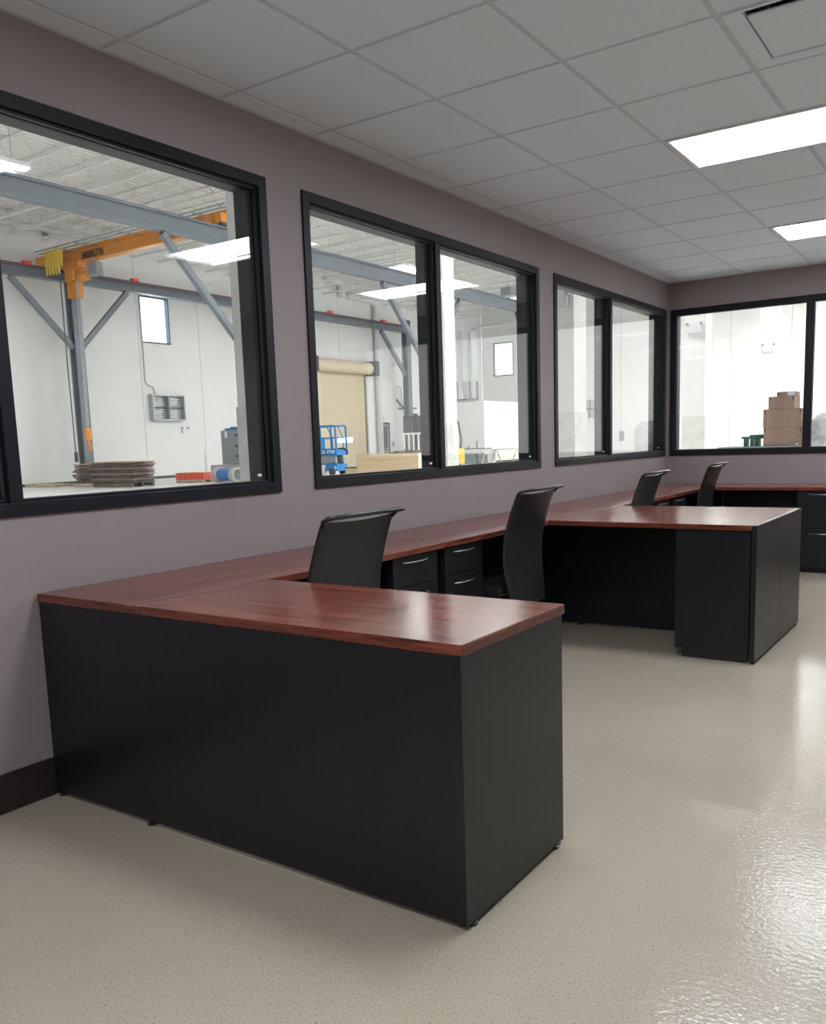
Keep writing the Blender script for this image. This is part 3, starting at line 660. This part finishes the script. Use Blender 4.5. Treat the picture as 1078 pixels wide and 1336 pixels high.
# pipes
def pipe(label, pts, r, m=WHITEP, brackets=()):
    t = thing('wall_pipe', label, 'pipe', pts[0]); MB().tube(pts, r, 10).build('pipe_run', m, t, smooth=True)
    for b in brackets: box(b[0] - 0.3, b[0] + 0.05, b[1] - 0.06, b[1] + 0.06, b[2] - 0.2, b[2] + 0.12).build('pipe_bracket', GREY, t)
pipe('white pipe running along the top of the white wall above the crane', [(XW + 0.3, 4, 10.35), (XW + 0.3, 27, 10.45)], 0.12, WHITEP, [(XW + 0.3, yy, 10.43) for yy in (19.5, 22.4, 25)])
pipe('white downpipe standing right of the cream roll up door', [(XW + 0.25, 44.95, 0.1), (XW + 0.25, 44.95, 9.8), (XW + 0.25, 44.6, 10.1), (XW + 0.25, 42.2, 10.15)], 0.2)
pipe('thin white pipe rising in the far corner of the warehouse', [(XW + 0.2, 56.6, 0.1), (XW + 0.2, 56.6, 9.2), (XW + 0.5, 57.2, 9.6), (XW + 4, 58.2, 9.7)], 0.11)
pipe('white pipe elbow high on the wall above the roll up door', [(XW + 0.3, 41.6, 10.0), (XW + 0.3, 41.6, 10.75), (XW + 0.3, 41.3, 10.9), (XW + 0.3, 40.2, 10.9)], 0.25)
t = thing('unit_heater', 'small grey unit heater hung under the deck, upper right of the middle window', 'heater', (-21.4, 46.2, 9.52))
box(-21.75, -21.1, 45.6, 46.9, 9.52, 9.97).build('heater_case', GREY, t, bevel=0.02)
for k in range(5): box(-21.78, -21.75, 45.65, 46.85, 9.56 + k * 0.075, 9.6 + k * 0.075).build('heater_fin', DKGREY, t)
for yy in (45.8, 46.7): MB().tube([(-21.4, yy, 9.97), (-21.4, yy, HW - 0.031)], 0.02, 5).build('heater_rod', GALV, t)
# small jib bracket by the far column
t = thing('pipe_bracket_arm', 'thin dark bracket arm and bent conduit right of the far steel column', 'bracket', (XW, 47.6, 3.3))
MB().tube([(XW + 0.2, 47.15, 4.95), (XW + 0.2, 47.45, 4.95), (XW + 0.2, 47.5, 4.0), (XW + 0.2, 48.6, 3.35)], 0.04, 6).build('conduit', GALV, t)
MB().tube([(XW + 0.1, 47.1, 4.15), (XW + 0.1, 47.9, 3.58)], 0.05, 6).build('diagonal_strut', DKGREY, t)
MB().tube([(XW + 0.06, 47.3, 3.55), (XW + 0.06, 49.4, 3.62)], 0.05, 6).build('cross_bar', DKGREY, t)
box(XW + 0.002, XW + 0.3, 48.0, 49.2, 3.0, 3.25).build('junction_box', DKGREY, t)
# ------------------------------------------------------------------ white building columns near the office
def wcol(label, x, y, hgt=HW - 1.0):
    t = thing('building_column', label, 'column', (x, y, 0))
    box(x - .2, x + .2, y - .2, y + .2, 0, HW - 0.99).build('column_shaft', WWALL, t)
    q = MB()
    for a in ((x - .212, x + .212, y - .212, y - .2005), (x - .212, x + .212, y + .2005, y + .212), (x - .212, x - .2005, y - .2, y + .2), (x + .2005, x + .212, y - .2, y + .2)): q.box(*a, 0.0, 1.62)
    q.build('column_guard', SCUFF, t); return t
wcol('white column with a scuffed guard at the right edge of the near window', -2.0, 5.26)
wcol('white column just right of the mullion in the middle window', -6.5, 14.95)
wcol('wide white column in the left pane of the far window', -2.0, 10.94)
wcol('white column with emergency light at the left of the back window', -2.0, 16.88)
wcol('more distant white column behind the cardboard cartons in the back window', -2.0, 22.89)
emergency('white emergency light high on the column in the far window', (-2.0, 10.74, 2.975), 'x')
emergency('white emergency light on the left column in the back window', (-2.0, 16.68, 3.14), 'x')
emergency('white emergency light on the farther column in the back window', (-2.0, 22.69, 3.2), 'x')

# ------------------------------------------------------------------ things on the warehouse floor
def pallet(label, x, y, w_, d_, h_=0.13, m=PINE, group=None, rz=0):
    t = thing('wooden_pallet', label, 'pallet', (x, y, 0), group, rz)
    for k in range(3): yy = y - d_ / 2 + 0.05 + k * (d_ - 0.1) / 2; box(x - w_ / 2, x + w_ / 2, yy - 0.05, yy + 0.05, 0.018, h_ - 0.022).build('stringer', m, t)
    for k in range(6): xx = x - w_ / 2 + 0.06 + k * (w_ - 0.12) / 5; box(xx - 0.055, xx + 0.055, y - d_ / 2, y + d_ / 2, h_ - 0.022, h_).build('deck_board', m, t)
    for k in range(3): xx = x - w_ / 2 + 0.06 + k * (w_ - 0.12) / 2; box(xx - 0.055, xx + 0.055, y - d_ / 2, y + d_ / 2, 0, 0.018).build('bottom_board', m, t)
    return t
PYY = 21.2
pallet('wooden pallet under the left, lower pile of flattened cardboard', -27.2, PYY + 0.25, 1.2, 1.0)
pallet('dark pallet under the right, larger pile of flattened cardboard', -25.02, PYY, 2.3, 1.05, 0.16, CARDDK)
pallet('empty low wooden pallet on the floor left of the cardboard piles', -30.0 + 0.6, PYY - 0.3, 1.9, 1.0, 0.11)
ORD = ['topmost', 'second', 'third', 'fourth', 'fifth', 'sixth', 'seventh', 'eighth', 'ninth', 'tenth', 'eleventh', 'twelfth', 'thirteenth', 'fourteenth', 'fifteenth', 'bottom']
def sheets(n, x, y, z0, ztop, w_, d_, label, group, jit):
    dz = (ztop - z0) / n; ms = []
    for v in range(4):
        q = MB(); nx, ny = 5, 3; G = []
        for lay in (0, 1):
            G.append([[q.bm.verts.new(((i / nx - .5) * w_ * (1 + random.uniform(-.04, .04)), (j / ny - .5) * d_ * (1 + random.uniform(-.04, .04)), lay * dz * 0.8 + random.uniform(-.1, .1) * dz * 0.8)) for j in range(ny + 1)] for i in range(nx + 1)])
        for i in range(nx):
            for j in range(ny):
                for lay in (0, 1): q.bm.faces.new((G[lay][i][j], G[lay][i + 1][j], G[lay][i + 1][j + 1], G[lay][i][j + 1]))
        for i in range(nx):
            for j in (0, ny): q.bm.faces.new((G[0][i][j], G[0][i + 1][j], G[1][i + 1][j], G[1][i][j]))
        for j in range(ny):
            for i in (0, nx): q.bm.faces.new((G[0][i][j], G[0][i][j + 1], G[1][i][j + 1], G[1][i][j]))
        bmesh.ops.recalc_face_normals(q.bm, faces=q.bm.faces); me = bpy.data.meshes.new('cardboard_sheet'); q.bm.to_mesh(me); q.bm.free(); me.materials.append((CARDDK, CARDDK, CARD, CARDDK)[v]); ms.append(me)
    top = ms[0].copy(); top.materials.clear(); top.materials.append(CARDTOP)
    for k in range(n):
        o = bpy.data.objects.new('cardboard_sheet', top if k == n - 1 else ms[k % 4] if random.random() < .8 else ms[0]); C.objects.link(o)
        o.location = (x + random.uniform(-jit, jit), y + random.uniform(-jit, jit), z0 + k * dz + dz * 0.1); o.rotation_euler = (0, 0, random.uniform(-.06, .06))
        j = n - 1 - k; tag(o, (ORD[0] + ' ' if j == 0 else 'bottom ' if k == 0 else ORD[j] + ' from the top ') + label, 'cardboard', group)
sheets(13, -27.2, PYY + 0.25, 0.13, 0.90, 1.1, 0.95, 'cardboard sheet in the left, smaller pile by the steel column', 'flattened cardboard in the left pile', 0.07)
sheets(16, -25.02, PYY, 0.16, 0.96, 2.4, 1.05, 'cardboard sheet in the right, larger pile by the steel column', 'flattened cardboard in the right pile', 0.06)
# orange panels on a pallet
pallet('small wooden pallet carrying the stacked orange panels', -24.33, 24.3, 1.65, 0.9, 0.12)
for k in range(3):
    z = 0.121 + k * 0.087
    q = MB(); q.box(-25.14, -23.5, 23.85, 24.75, z, z + 0.07); q.box(-25.16, -23.48, 23.83, 24.77, z + 0.07, z + 0.086)
    for s in range(5): xx = -25.0 + s * 0.35; q.box(xx - 0.02, xx + 0.02, 23.825, 23.85, z, z + 0.07)
    solo(q, 'orange_panel', ORED, ('bottom', 'middle', 'top')[k] + ' orange red plastic panel of the stack on the small pallet', 'plastic panel', (-24.32, 24.3, z))
# blue roller drum with two beige wheels
t = thing('drum_roller', 'blue drum lying between two beige wheels in front of the grey cabinet', 'drum', (-22.15, 23.9, 0))
ang = math.radians(-14); Rz = Matrix.Translation((-22.15, 23.9, 0)) @ Matrix.Rotation(ang, 4, 'Z') @ Matrix.Translation((22.15, -23.9, 0))
def lx(prof, nm, m, x=0):
    q = MB(); q.lathe(prof, 'x', 28, (-22.15, 23.9, 0.3)); bmesh.ops.transform(q.bm, matrix=Rz, verts=q.bm.verts); return q.build(nm, m, t, smooth=False)
lx([(0.25, -0.55), (0.25, 0.5)], 'drum_body', BLUE)
for s in (-1, 1): 
    c = -0.68 if s < 0 else 0.63
    q = MB(); n = 28
    prof = [(0.21, c - .17), (0.28, c - .18), (0.298, c - .12), (0.298, c + .12), (0.28, c + .18), (0.21, c + .17), (0.20, c)]
    rings = [[q.bm.verts.new(Vector((h_, r * math.cos(2 * math.pi * k / n), r * math.sin(2 * math.pi * k / n))) + Vector((-22.15, 23.9, 0.3))) for k in range(n)] for r, h_ in prof]
    for A, B in zip(rings, rings[1:] + rings[:1]):
        for k in range(n): q.bm.faces.new((A[k], A[(k + 1) % n], B[(k + 1) % n], B[k]))
    bmesh.ops.transform(q.bm, matrix=Rz, verts=q.bm.verts); wh = q.build('beige_wheel', BEIGE, t, smooth=True)
    q = MB(); q.lathe([(0.205, c - 0.03), (0.205, c + 0.02)], 'x', 24, (-22.15, 23.9, 0.3))
    for k in range(6): a = k * math.pi / 3; q.bar((-22.15 + c + s * 0.05, 23.9, 0.3), (-22.15 + c + s * 0.05, 23.9 + 0.2 * math.cos(a), 0.3 + 0.2 * math.sin(a)), 0.03)
    q.lathe([(0.05, c - 0.08), (0.05, c + 0.08)], 'x', 12, (-22.15, 23.9, 0.3)); bmesh.ops.transform(q.bm, matrix=Rz, verts=q.bm.verts); q.build('wheel_spider', GREY, wh)
# grey cabinet with blue cover
t = thing('machine_cabinet', 'tall grey machine cabinet with a blue top behind the blue drum', 'cabinet', (-23.6, 25.9, 0))
box(-24.12, -23.0, 25.5, 26.3, 0.66, 2.05).build('cabinet_body', GREY, t, bevel=0.02)
box(-24.75, -22.9, 25.4, 26.4, 0.0, 0.64).build('cabinet_plinth', mat('pale_grey_steel', (0.40, 0.42, 0.43), 0.5), t, bevel=0.02)
box(-23.0, -22.9, 25.6, 26.2, 0.641, 0.72).build('dark_sill', DKGREY, t)
q = MB(); q.box(-23.98, -23.1, 25.6, 26.2, 2.05, 2.14); q.box(-23.7, -23.4, 25.65, 26.1, 2.14, 2.19); q.build('blue_cover', BLUE, t, bevel=0.01)
for z in (0.95, 1.35, 1.8): box(-23.3, -23.05, 25.47, 25.51, z, z + 0.09).build('cabinet_handle', DKGREY, t)
box(-23.88, -23.76, 25.485, 25.5, 1.75, 2.0).build('paper_tag', WTEXT, t)
solo(MB().tube([(-24.82, 25.2, 0.0), (-24.82, 25.2, 1.28)], 0.012, 6), 'thin_rod', GALV, 'thin upright rod left of the tall grey cabinet', 'rod', (-24.82, 25.2, 0))

# scissor lift
LY = 29.0
t = thing('scissor_lift', 'blue scissor lift with guard rails at the left of the middle window', 'lift', (-21.75, LY + 0.4, 0))
box(-22.65, -20.86, LY + 0.02, LY + 0.75, 0.2, 0.5).build('chassis', LBLUE, t, bevel=0.02)
for x in (-22.3, -21.15):
    for yy in (LY - 0.02, LY + 0.68): MB().lathe([(0.15, yy), (0.165, yy + 0.02), (0.165, yy + 0.09), (0.15, yy + 0.11)], 'y', 18, (x, 0, 0.165)).build('wheel', DKGREY, t)
for nm, b in (('side_door', (-22.1, -21.55, LY - 0.0, LY + 0.02, 0.05, 0.36)), ('decal', (-21.98, -21.5, LY + 0.0, LY + 0.018, 0.37, 0.46)), ('decal', (-20.98, -20.9, LY, LY + 0.018, 0.3, 0.4))): box(*b).build(nm, WTEXT, t)
box(-21.9, -21.72, LY - 0.012, LY + 0.0, 0.12, 0.26).build('door_latch', BLUE, t)
for yy in (LY + 0.12, LY + 0.62):
    for z in (0.52, 0.6, 0.68, 0.76): q = MB(); q.bar((-22.5, yy, z), (-20.98, yy, z + 0.1), 0.05, 0.07); q.bar((-22.5, yy + 0.06, z + 0.1), (-20.98, yy + 0.06, z), 0.05, 0.07); q.build('scissor_arm', GALV, t)
pf = box(-22.68, -20.84, LY, LY + 0.78, 0.87, 1.17).build('platform', LBLUE, t, bevel=0.015)
text('lettering', 'Genie GS-1930', WTEXT, pf, (-22.36, LY - 0.002, 0.955), 1.42, 0.15, (math.pi / 2, 0, 0), 0.02)
q = MB()
for yy in (LY + 0.03, LY + 0.75):
    q.tube([(-22.65, yy, 1.17), (-22.65, yy, 2.05), (-22.6, yy, 2.13), (-20.98, yy, 2.13), (-20.9, yy, 2.05), (-20.87, yy, 1.17)], 0.042, 6); q.tube([(-22.65, yy, 1.6), (-20.88, yy, 1.62)], 0.024, 6)
    for x in (-21.72,): q.tube([(x, yy, 1.17), (x - 0.02, yy, 2.13)], 0.042, 6)
    q.tube([(-21.05, yy, 1.17), (-21.07, yy, 1.62), (-21.35, yy, 2.13)], 0.022, 6)
for x in (-22.65, -20.88): q.tube([(x, LY + 0.03, 1.62), (x, LY + 0.75, 1.62)], 0.024, 6); q.tube([(x, LY + 0.03, 2.12), (x, LY + 0.75, 2.12)], 0.03, 6)
q.build('guard_rail', LBLUE, t)
box(-21.95, -21.7, LY + 0.02, LY + 0.3, 1.17, 1.66).build('control_box', LBLUE, t, bevel=0.02)
MB().tube([(-20.86, LY + 0.1, 1.14), (-20.6, LY + 0.1, 1.16), (-20.42, LY + 0.1, 1.12), (-20.32, LY + 0.1, 1.0), (-20.38, LY + 0.1, 0.9)], [0.025, 0.04, 0.045, 0.045, 0.035], 8).build('black_hose', PLASTIC, t)

# plywood crate, step box, rack
CY = 24.0
t = thing('plywood_crate', 'long pale plywood crate at the foot of the middle window', 'crate', (-14.5, CY + 0.35, 0))
box(-15.84, -13.25, CY, CY + 0.02, 0.0, 0.955).build('side_panel', PLY, t); box(-15.84, -13.25, CY + 0.7, CY + 0.72, 0.0, 0.955).build('side_panel', PLY, t)
for x in (-15.82, -13.27): box(x - 0.02, x + 0.02, CY + 0.02, CY + 0.7, 0, 0.955).build('end_panel', CREAMW, t)
box(-15.8, -13.29, CY + 0.02, CY + 0.7, 0.88, 0.9).build('crate_deck', PLY, t)
t = thing('step_box', 'low pale wooden box with a dark edge left of the plywood crate', 'box', (-16.1, CY + 0.25, 0))
box(-16.37, -15.86, CY, CY + 0.5, 0, 0.48).build('box_body', PLY, t); box(-16.4, -15.86, CY - 0.02, CY + 0.5, 0.481, 0.52).build('box_lid', DKGREY, t)
for k in range(9):
    x = -14.3 + (k % 3) * 0.4; z = 0.901
    q = MB(); L_ = random.uniform(0.1, 0.18); q.box(-L_, L_, -0.03, 0.03, 0, random.uniform(.06, .2), Matrix.Rotation(random.uniform(-.15, .15), 4, 'Z'))
    o = q.build('wood_offcut', CARDDK, None, off=(0, 0, 0)); o.location = (x, CY + 0.12 + 0.16 * (k // 3), z); tag(o, 'brown wood offcut on the plywood crate, %s row, %s of three' % (('front', 'middle', 'back')[k // 3], ('left', 'centre', 'right')[k % 3]), 'offcut', 'wood offcuts on the crate')
t = thing('slatted_rack', 'white upright slatted rack standing behind the plywood crate', 'rack', (-13.75, CY + 1.0, 0))
for k in range(8): x = -14.5 + k * 0.2; box(x, x + 0.045, CY + 0.95, CY + 0.99, 0.06, 1.62).build('upright_slat', WHITEP, t)
for z in (0.0, 1.58): box(-14.52, -13.02, CY + 0.93, CY + 1.01, z, z + 0.06).build('rail', WHITEP, t)
# forklift
FY = 36.0
t = thing('forklift', 'black masted forklift with a yellow counterweight behind the middle mullion', 'forklift', (-20.7, FY + 0.5, 0))
q = MB()
for yy in (FY + 0.1, FY + 0.85): q.box(-21.75, -21.6, yy, yy + 0.1, 0.05, 2.6); q.box(-21.58, -21.45, yy + 0.02, yy + 0.1, 0.05, 2.55)
q.box(-21.75, -21.45, FY + 0.1, FY + 0.95, 2.5, 2.62); q.build('mast', DKGREY, t)
q = MB()
q.box(-22.2, -21.76, FY + 0.0, FY + 0.08, 1.75, 2.6); q.box(-21.38, -21.1, FY + 0.0, FY + 0.08, 0.9, 2.62); q.box(-22.2, -21.1, FY + 0.0, FY + 0.1, 2.5, 2.62); q.box(-22.1, -21.3, FY + 0.0, FY + 0.08, 0.2, 0.9); q.build('load_backrest', DKGREY, t)
for yy in (FY + 0.2, FY + 0.7): box(-22.9, -21.8, yy, yy + 0.12, 0.06, 0.11).build('fork', DKGREY, t)
box(-21.4, -19.7, FY + 0.05, FY + 1.0, 0.3, 0.85).build('body', FYELL, t, bevel=0.05)
box(-19.72, -19.22, FY + 0.05, FY + 1.0, 0.18, 0.95).build('counterweight', FYELL, t, bevel=0.1)
q = MB()
for yy in (FY + 0.1, FY + 0.95): q.tube([(-19.45, yy, 0.9), (-19.4, yy, 1.4), (-19.55, yy, 2.2), (-19.75, yy, 2.5), (-21.3, yy, 2.52), (-21.42, yy, 0.9)], 0.06, 6)
for k in range(6): x = -19.8 - k * 0.28; q.box(x - 0.04, x, FY + 0.1, FY + 0.95, 2.5, 2.54)
q.build('overhead_guard', DKGREY, t)
box(-20.6, -20.0, FY + 0.25, FY + 0.8, 0.85, 1.05).build('seat', PLASTIC, t, bevel=0.04); box(-20.08, -19.98, FY + 0.25, FY + 0.8, 1.05, 1.5).build('seat', PLASTIC, t, bevel=0.03)
for x, r in ((-21.2, 0.32), (-19.75, 0.26)):
    for yy in (FY - 0.04, FY + 0.9): MB().lathe([(r * .9, yy), (r, yy + 0.03), (r, yy + 0.16), (r * .9, yy + 0.19)], 'y', 18, (x, 0, r)).build('wheel', PLASTIC, t)
# enclosure, hopper
t = thing('white_enclosure', 'large plain white and cream enclosure far back in the warehouse', 'enclosure', (-23, 46.5, 0))
box(-23.95, -22.06, 44.0, 49.6, 0.1, 3.55).build('enclosure_shell', CREAMW, t)
box(-23.95, -22.08, 43.97, 43.998, 0.1, 3.55).build('side_panel', mat('pale_grey_panel', (0.70, 0.71, 0.70), 0.5), t)
box(-23.9, -22.1, 44.05, 49.5, 0, 0.1).build('base_skid', DKGREY, t); box(-24.0, -22.6, 44.0, 46, 3.552, 3.62).build('roof_lip', GREY, t)
t = thing('dust_collector', 'white dust collector tower with a grey hopper behind the white enclosure', 'machine', (-29.1, 54.2, 0))
box(-29.75, -29.3, 53.8, 54.2, 5.5, 9.0).build('collector_tower', WWALL, t)
MB().lathe([(0.2, 4.3), (0.45, 5.2), (0.45, 5.5)], 'z', 16, (-29.2, 54.2, 0)).build('hopper', mat('pale_hopper', (0.74, 0.75, 0.75), 0.6), t)
for x in (-29.75, -28.7):
    for yy in (53.7, 54.7): box(x - .05, x + .05, yy - .05, yy + .05, 0, 5.5).build('collector_leg', GALV, t)
box(-29.75, -28.2, 53.7, 53.8, 4.18, 4.26).build('platform_edge', DKGREY, t)
# benches
def bench(label, x0, x1, y, m, top):
    t = thing('work_bench', label, 'workbench', ((x0 + x1) / 2, y + 0.4, 0))
    box(x0, x1, y, y + 0.8, 0.76, 0.82).build('bench_top', m, t)
    for x in (x0 + 0.08, x1 - 0.08):
        for s in (-1, 1): MB().bar((x, y + 0.4 + s * 0.08, 0.76), (x + s * 0.12, y + 0.4 + s * 0.36, 0.0), 0.045).build('bench_leg', m, t)
    return t
bench('pale work bench with parts beneath it, before the white enclosure', -22.92, -21.28, 42.5, WHITEP, 0)
bench('beige work bench right of the pale one, before the cream enclosure wall', -20.82, -19.36, 42.5, BEIGE, 0)
solo(box(-22.7, -22.0, 42.75, 43.05, 0, 0.6), 'equipment_case', GREY, 'dark grey equipment case under the pale work bench', 'case', (-22.35, 42.9, 0), bevel=0.03)
q = MB(); q.lathe([(0.24, 0), (0.26, 0.05), (0.26, 0.5), (0.1, 0.62)], 'z', 16, (-21.62, 42.95, 0)); solo(q, 'drum_vacuum', GALV, 'round grey drum vacuum under the right end of the pale work bench', 'vacuum', (-21.62, 42.95, 0))
solo(box(-21.15, -20.9, 42.7, 43.2, 0, 0.78), 'white_box', WHITEP, 'white box standing between the two work benches', 'box', (-21.02, 42.95, 0), bevel=0.02)
t = thing('bench_vise', 'dark tool rack lying along the pale work bench', 'tool', (-22.1, 42.85, 0.82)); box(-22.75, -21.0, 42.82, 42.9, 0.821, 0.88).build('tool_bar', DKGREY, t)
for x, z in ((-22.5, 1.02), (-21.95, 1.3)): MB().tube([(x, 42.86, 0.88), (x, 42.86, z)], 0.035, 6).build('tool_post', DKGREY, t)
solo(box(-19.6, -19.25, YE - 0.06, YE, 0.97, 1.65), 'wall_panel_box', GREY, 'small grey electrical panel on the end wall, in the right pane of the far window', 'panel', (-19.42, YE, 0.97), bevel=0.02)
solo(MB().tube([(-2.95, 12.9, 1.9), (-2.55, 13.2, 0.01)], 0.022, 6), 'leaning_pole', GREY, 'thin dark pole leaning beside the column in the far window', 'pole', (-2.55, 13.2, 0))

# bench with cartons behind the back window
t = thing('carton_bench', 'grey topped steel bench carrying the cardboard cartons behind the back window', 'workbench', (0.03, 13.35, 0))
box(-0.56, 0.62, 13.0, 13.75, 1.04, 1.08).build('bench_top', GREY, t)
for x in (-0.5, 0.56):
    for yy in (13.06, 13.69): box(x - .03, x + .03, yy - .03, yy + .03, 0, 1.04).build('bench_leg', DKGREY, t)
def carton(label, x0, x1, z0, z1, y0=13.03, d=0.5):
    t = thing('cardboard_carton', label, 'carton', ((x0 + x1) / 2, y0 + d / 2, z0), 'cardboard cartons behind the back window')
    box(x0, x1, y0, y0 + d, z0, z1 - 0.006).build('carton_body', CARD, t, bevel=0.004)
    c = (x0 + x1) / 2
    box(x0, x1, y0, y0 + d / 2 - 0.002, z1 - 0.006, z1).build('top_flap', CARD, t); box(x0, x1, y0 + d / 2 + 0.002, y0 + d, z1 - 0.006, z1).build('top_flap', CARD, t)
    box(c - 0.025, c + 0.025, y0 - 0.001, y0 + d + 0.001, z1, z1 + 0.001).build('packing_tape', mat('brown_tape', (0.30, 0.17, 0.10), 0.3), t)
    for x in (x0, x1 - 0.018): box(x + (0.006 if x == x0 else -0.006), x + 0.018 + (0.006 if x == x0 else -0.006), y0 - 0.0015, y0 - 0.0003, z1 - 0.06, z1 - 0.01).build('hand_slot', DKGREY, t)
    return t
carton('bottom large brown cardboard carton of the stack behind the back window', 0.07, 0.57, 1.081, 1.335)
carton('second large brown cardboard carton from the bottom of the stack', 0.06, 0.56, 1.336, 1.592)
carton('medium brown cardboard carton third from the bottom of the stack', 0.125, 0.465, 1.594, 1.765, d=0.4)
tp = carton('small flat brown cardboard carton on top of the stack', 0.235, 0.478, 1.767, 1.825, d=0.3)
box(0.375, 0.47, 13.0265, 13.029, 1.772, 1.815).build('paper_label', WTEXT, tp)
t = thing('green_trestle', 'small dark green stand on the bench left of the cartons', 'stand', (-0.1, 13.2, 1.081))
q = MB(); q.box(-0.245, 0.045, 13.1, 13.3, 1.19, 1.222); q.box(-0.14, 0.04, 13.12, 13.28, 1.222, 1.245); q.build('stand_top', GREEN, t)
for x in (-0.2, -0.11, -0.04): box(x - 0.02, x + 0.02, 13.12, 13.28, 1.081, 1.19).build('stand_leg', GREEN, t)
def wrapped(label, x0, x1, y0, y1, h_):
    t = thing('wrapped_pallet_load', label, 'pallet load', ((x0 + x1) / 2, (y0 + y1) / 2, 0))
    q = MB(); nx, ny, nz = 10, 8, 14
    bmesh.ops.create_grid(q.bm, x_segments=1, y_segments=1, size=0.001)
    bmesh.ops.delete(q.bm, geom=q.bm.verts[:], context='VERTS')
    import random as rr
    R_ = rr.Random(int(x0 * 100)); rows = []
    per = [(x0 + (x1 - x0) * i / nx, y0) for i in range(nx)] + [(x1, y0 + (y1 - y0) * i / ny) for i in range(ny)] + [(x1 - (x1 - x0) * i / nx, y1) for i in range(nx)] + [(x0, y1 - (y1 - y0) * i / ny) for i in range(ny)]
    cx, cy = (x0 + x1) / 2, (y0 + y1) / 2
    for k in range(nz + 1):
        z = 0.125 + (h_ - 0.125) * k / nz; s = 1.0 if k < nz else 0.9
        rows.append([q.bm.verts.new((cx + (px - cx) * s * (1 + R_.uniform(-.05, .02)), cy + (py - cy) * s * (1 + R_.uniform(-.05, .02)), z + R_.uniform(-.02, .02) * (k > 0))) for px, py in per])
    for A, B in zip(rows, rows[1:]):
        for k in range(len(per)): q.bm.faces.new((A[k], A[(k + 1) % len(per)], B[(k + 1) % len(per)], B[k]))
    q.bm.faces.new(rows[0][::-1]); q.bm.faces.new(rows[-1]); q.build('wrapped_goods', WRAP, t)
    for k in range(3): yy = y0 + 0.06 + k * (y1 - y0 - 0.12) / 2; box(x0 + .02, x1 - .02, yy - .05, yy + .05, 0.0, 0.1).build('pallet_runner', PINE, t)
    box(x0 + .02, x1 - .02, y0 + .01, y1 - .01, 0.1, 0.124).build('pallet_deck', PINE, t)
wrapped('crinkled clear plastic wrapped pallet load at the right edge of the back window', 0.69, 1.75, 13.0, 14.1, 1.50)
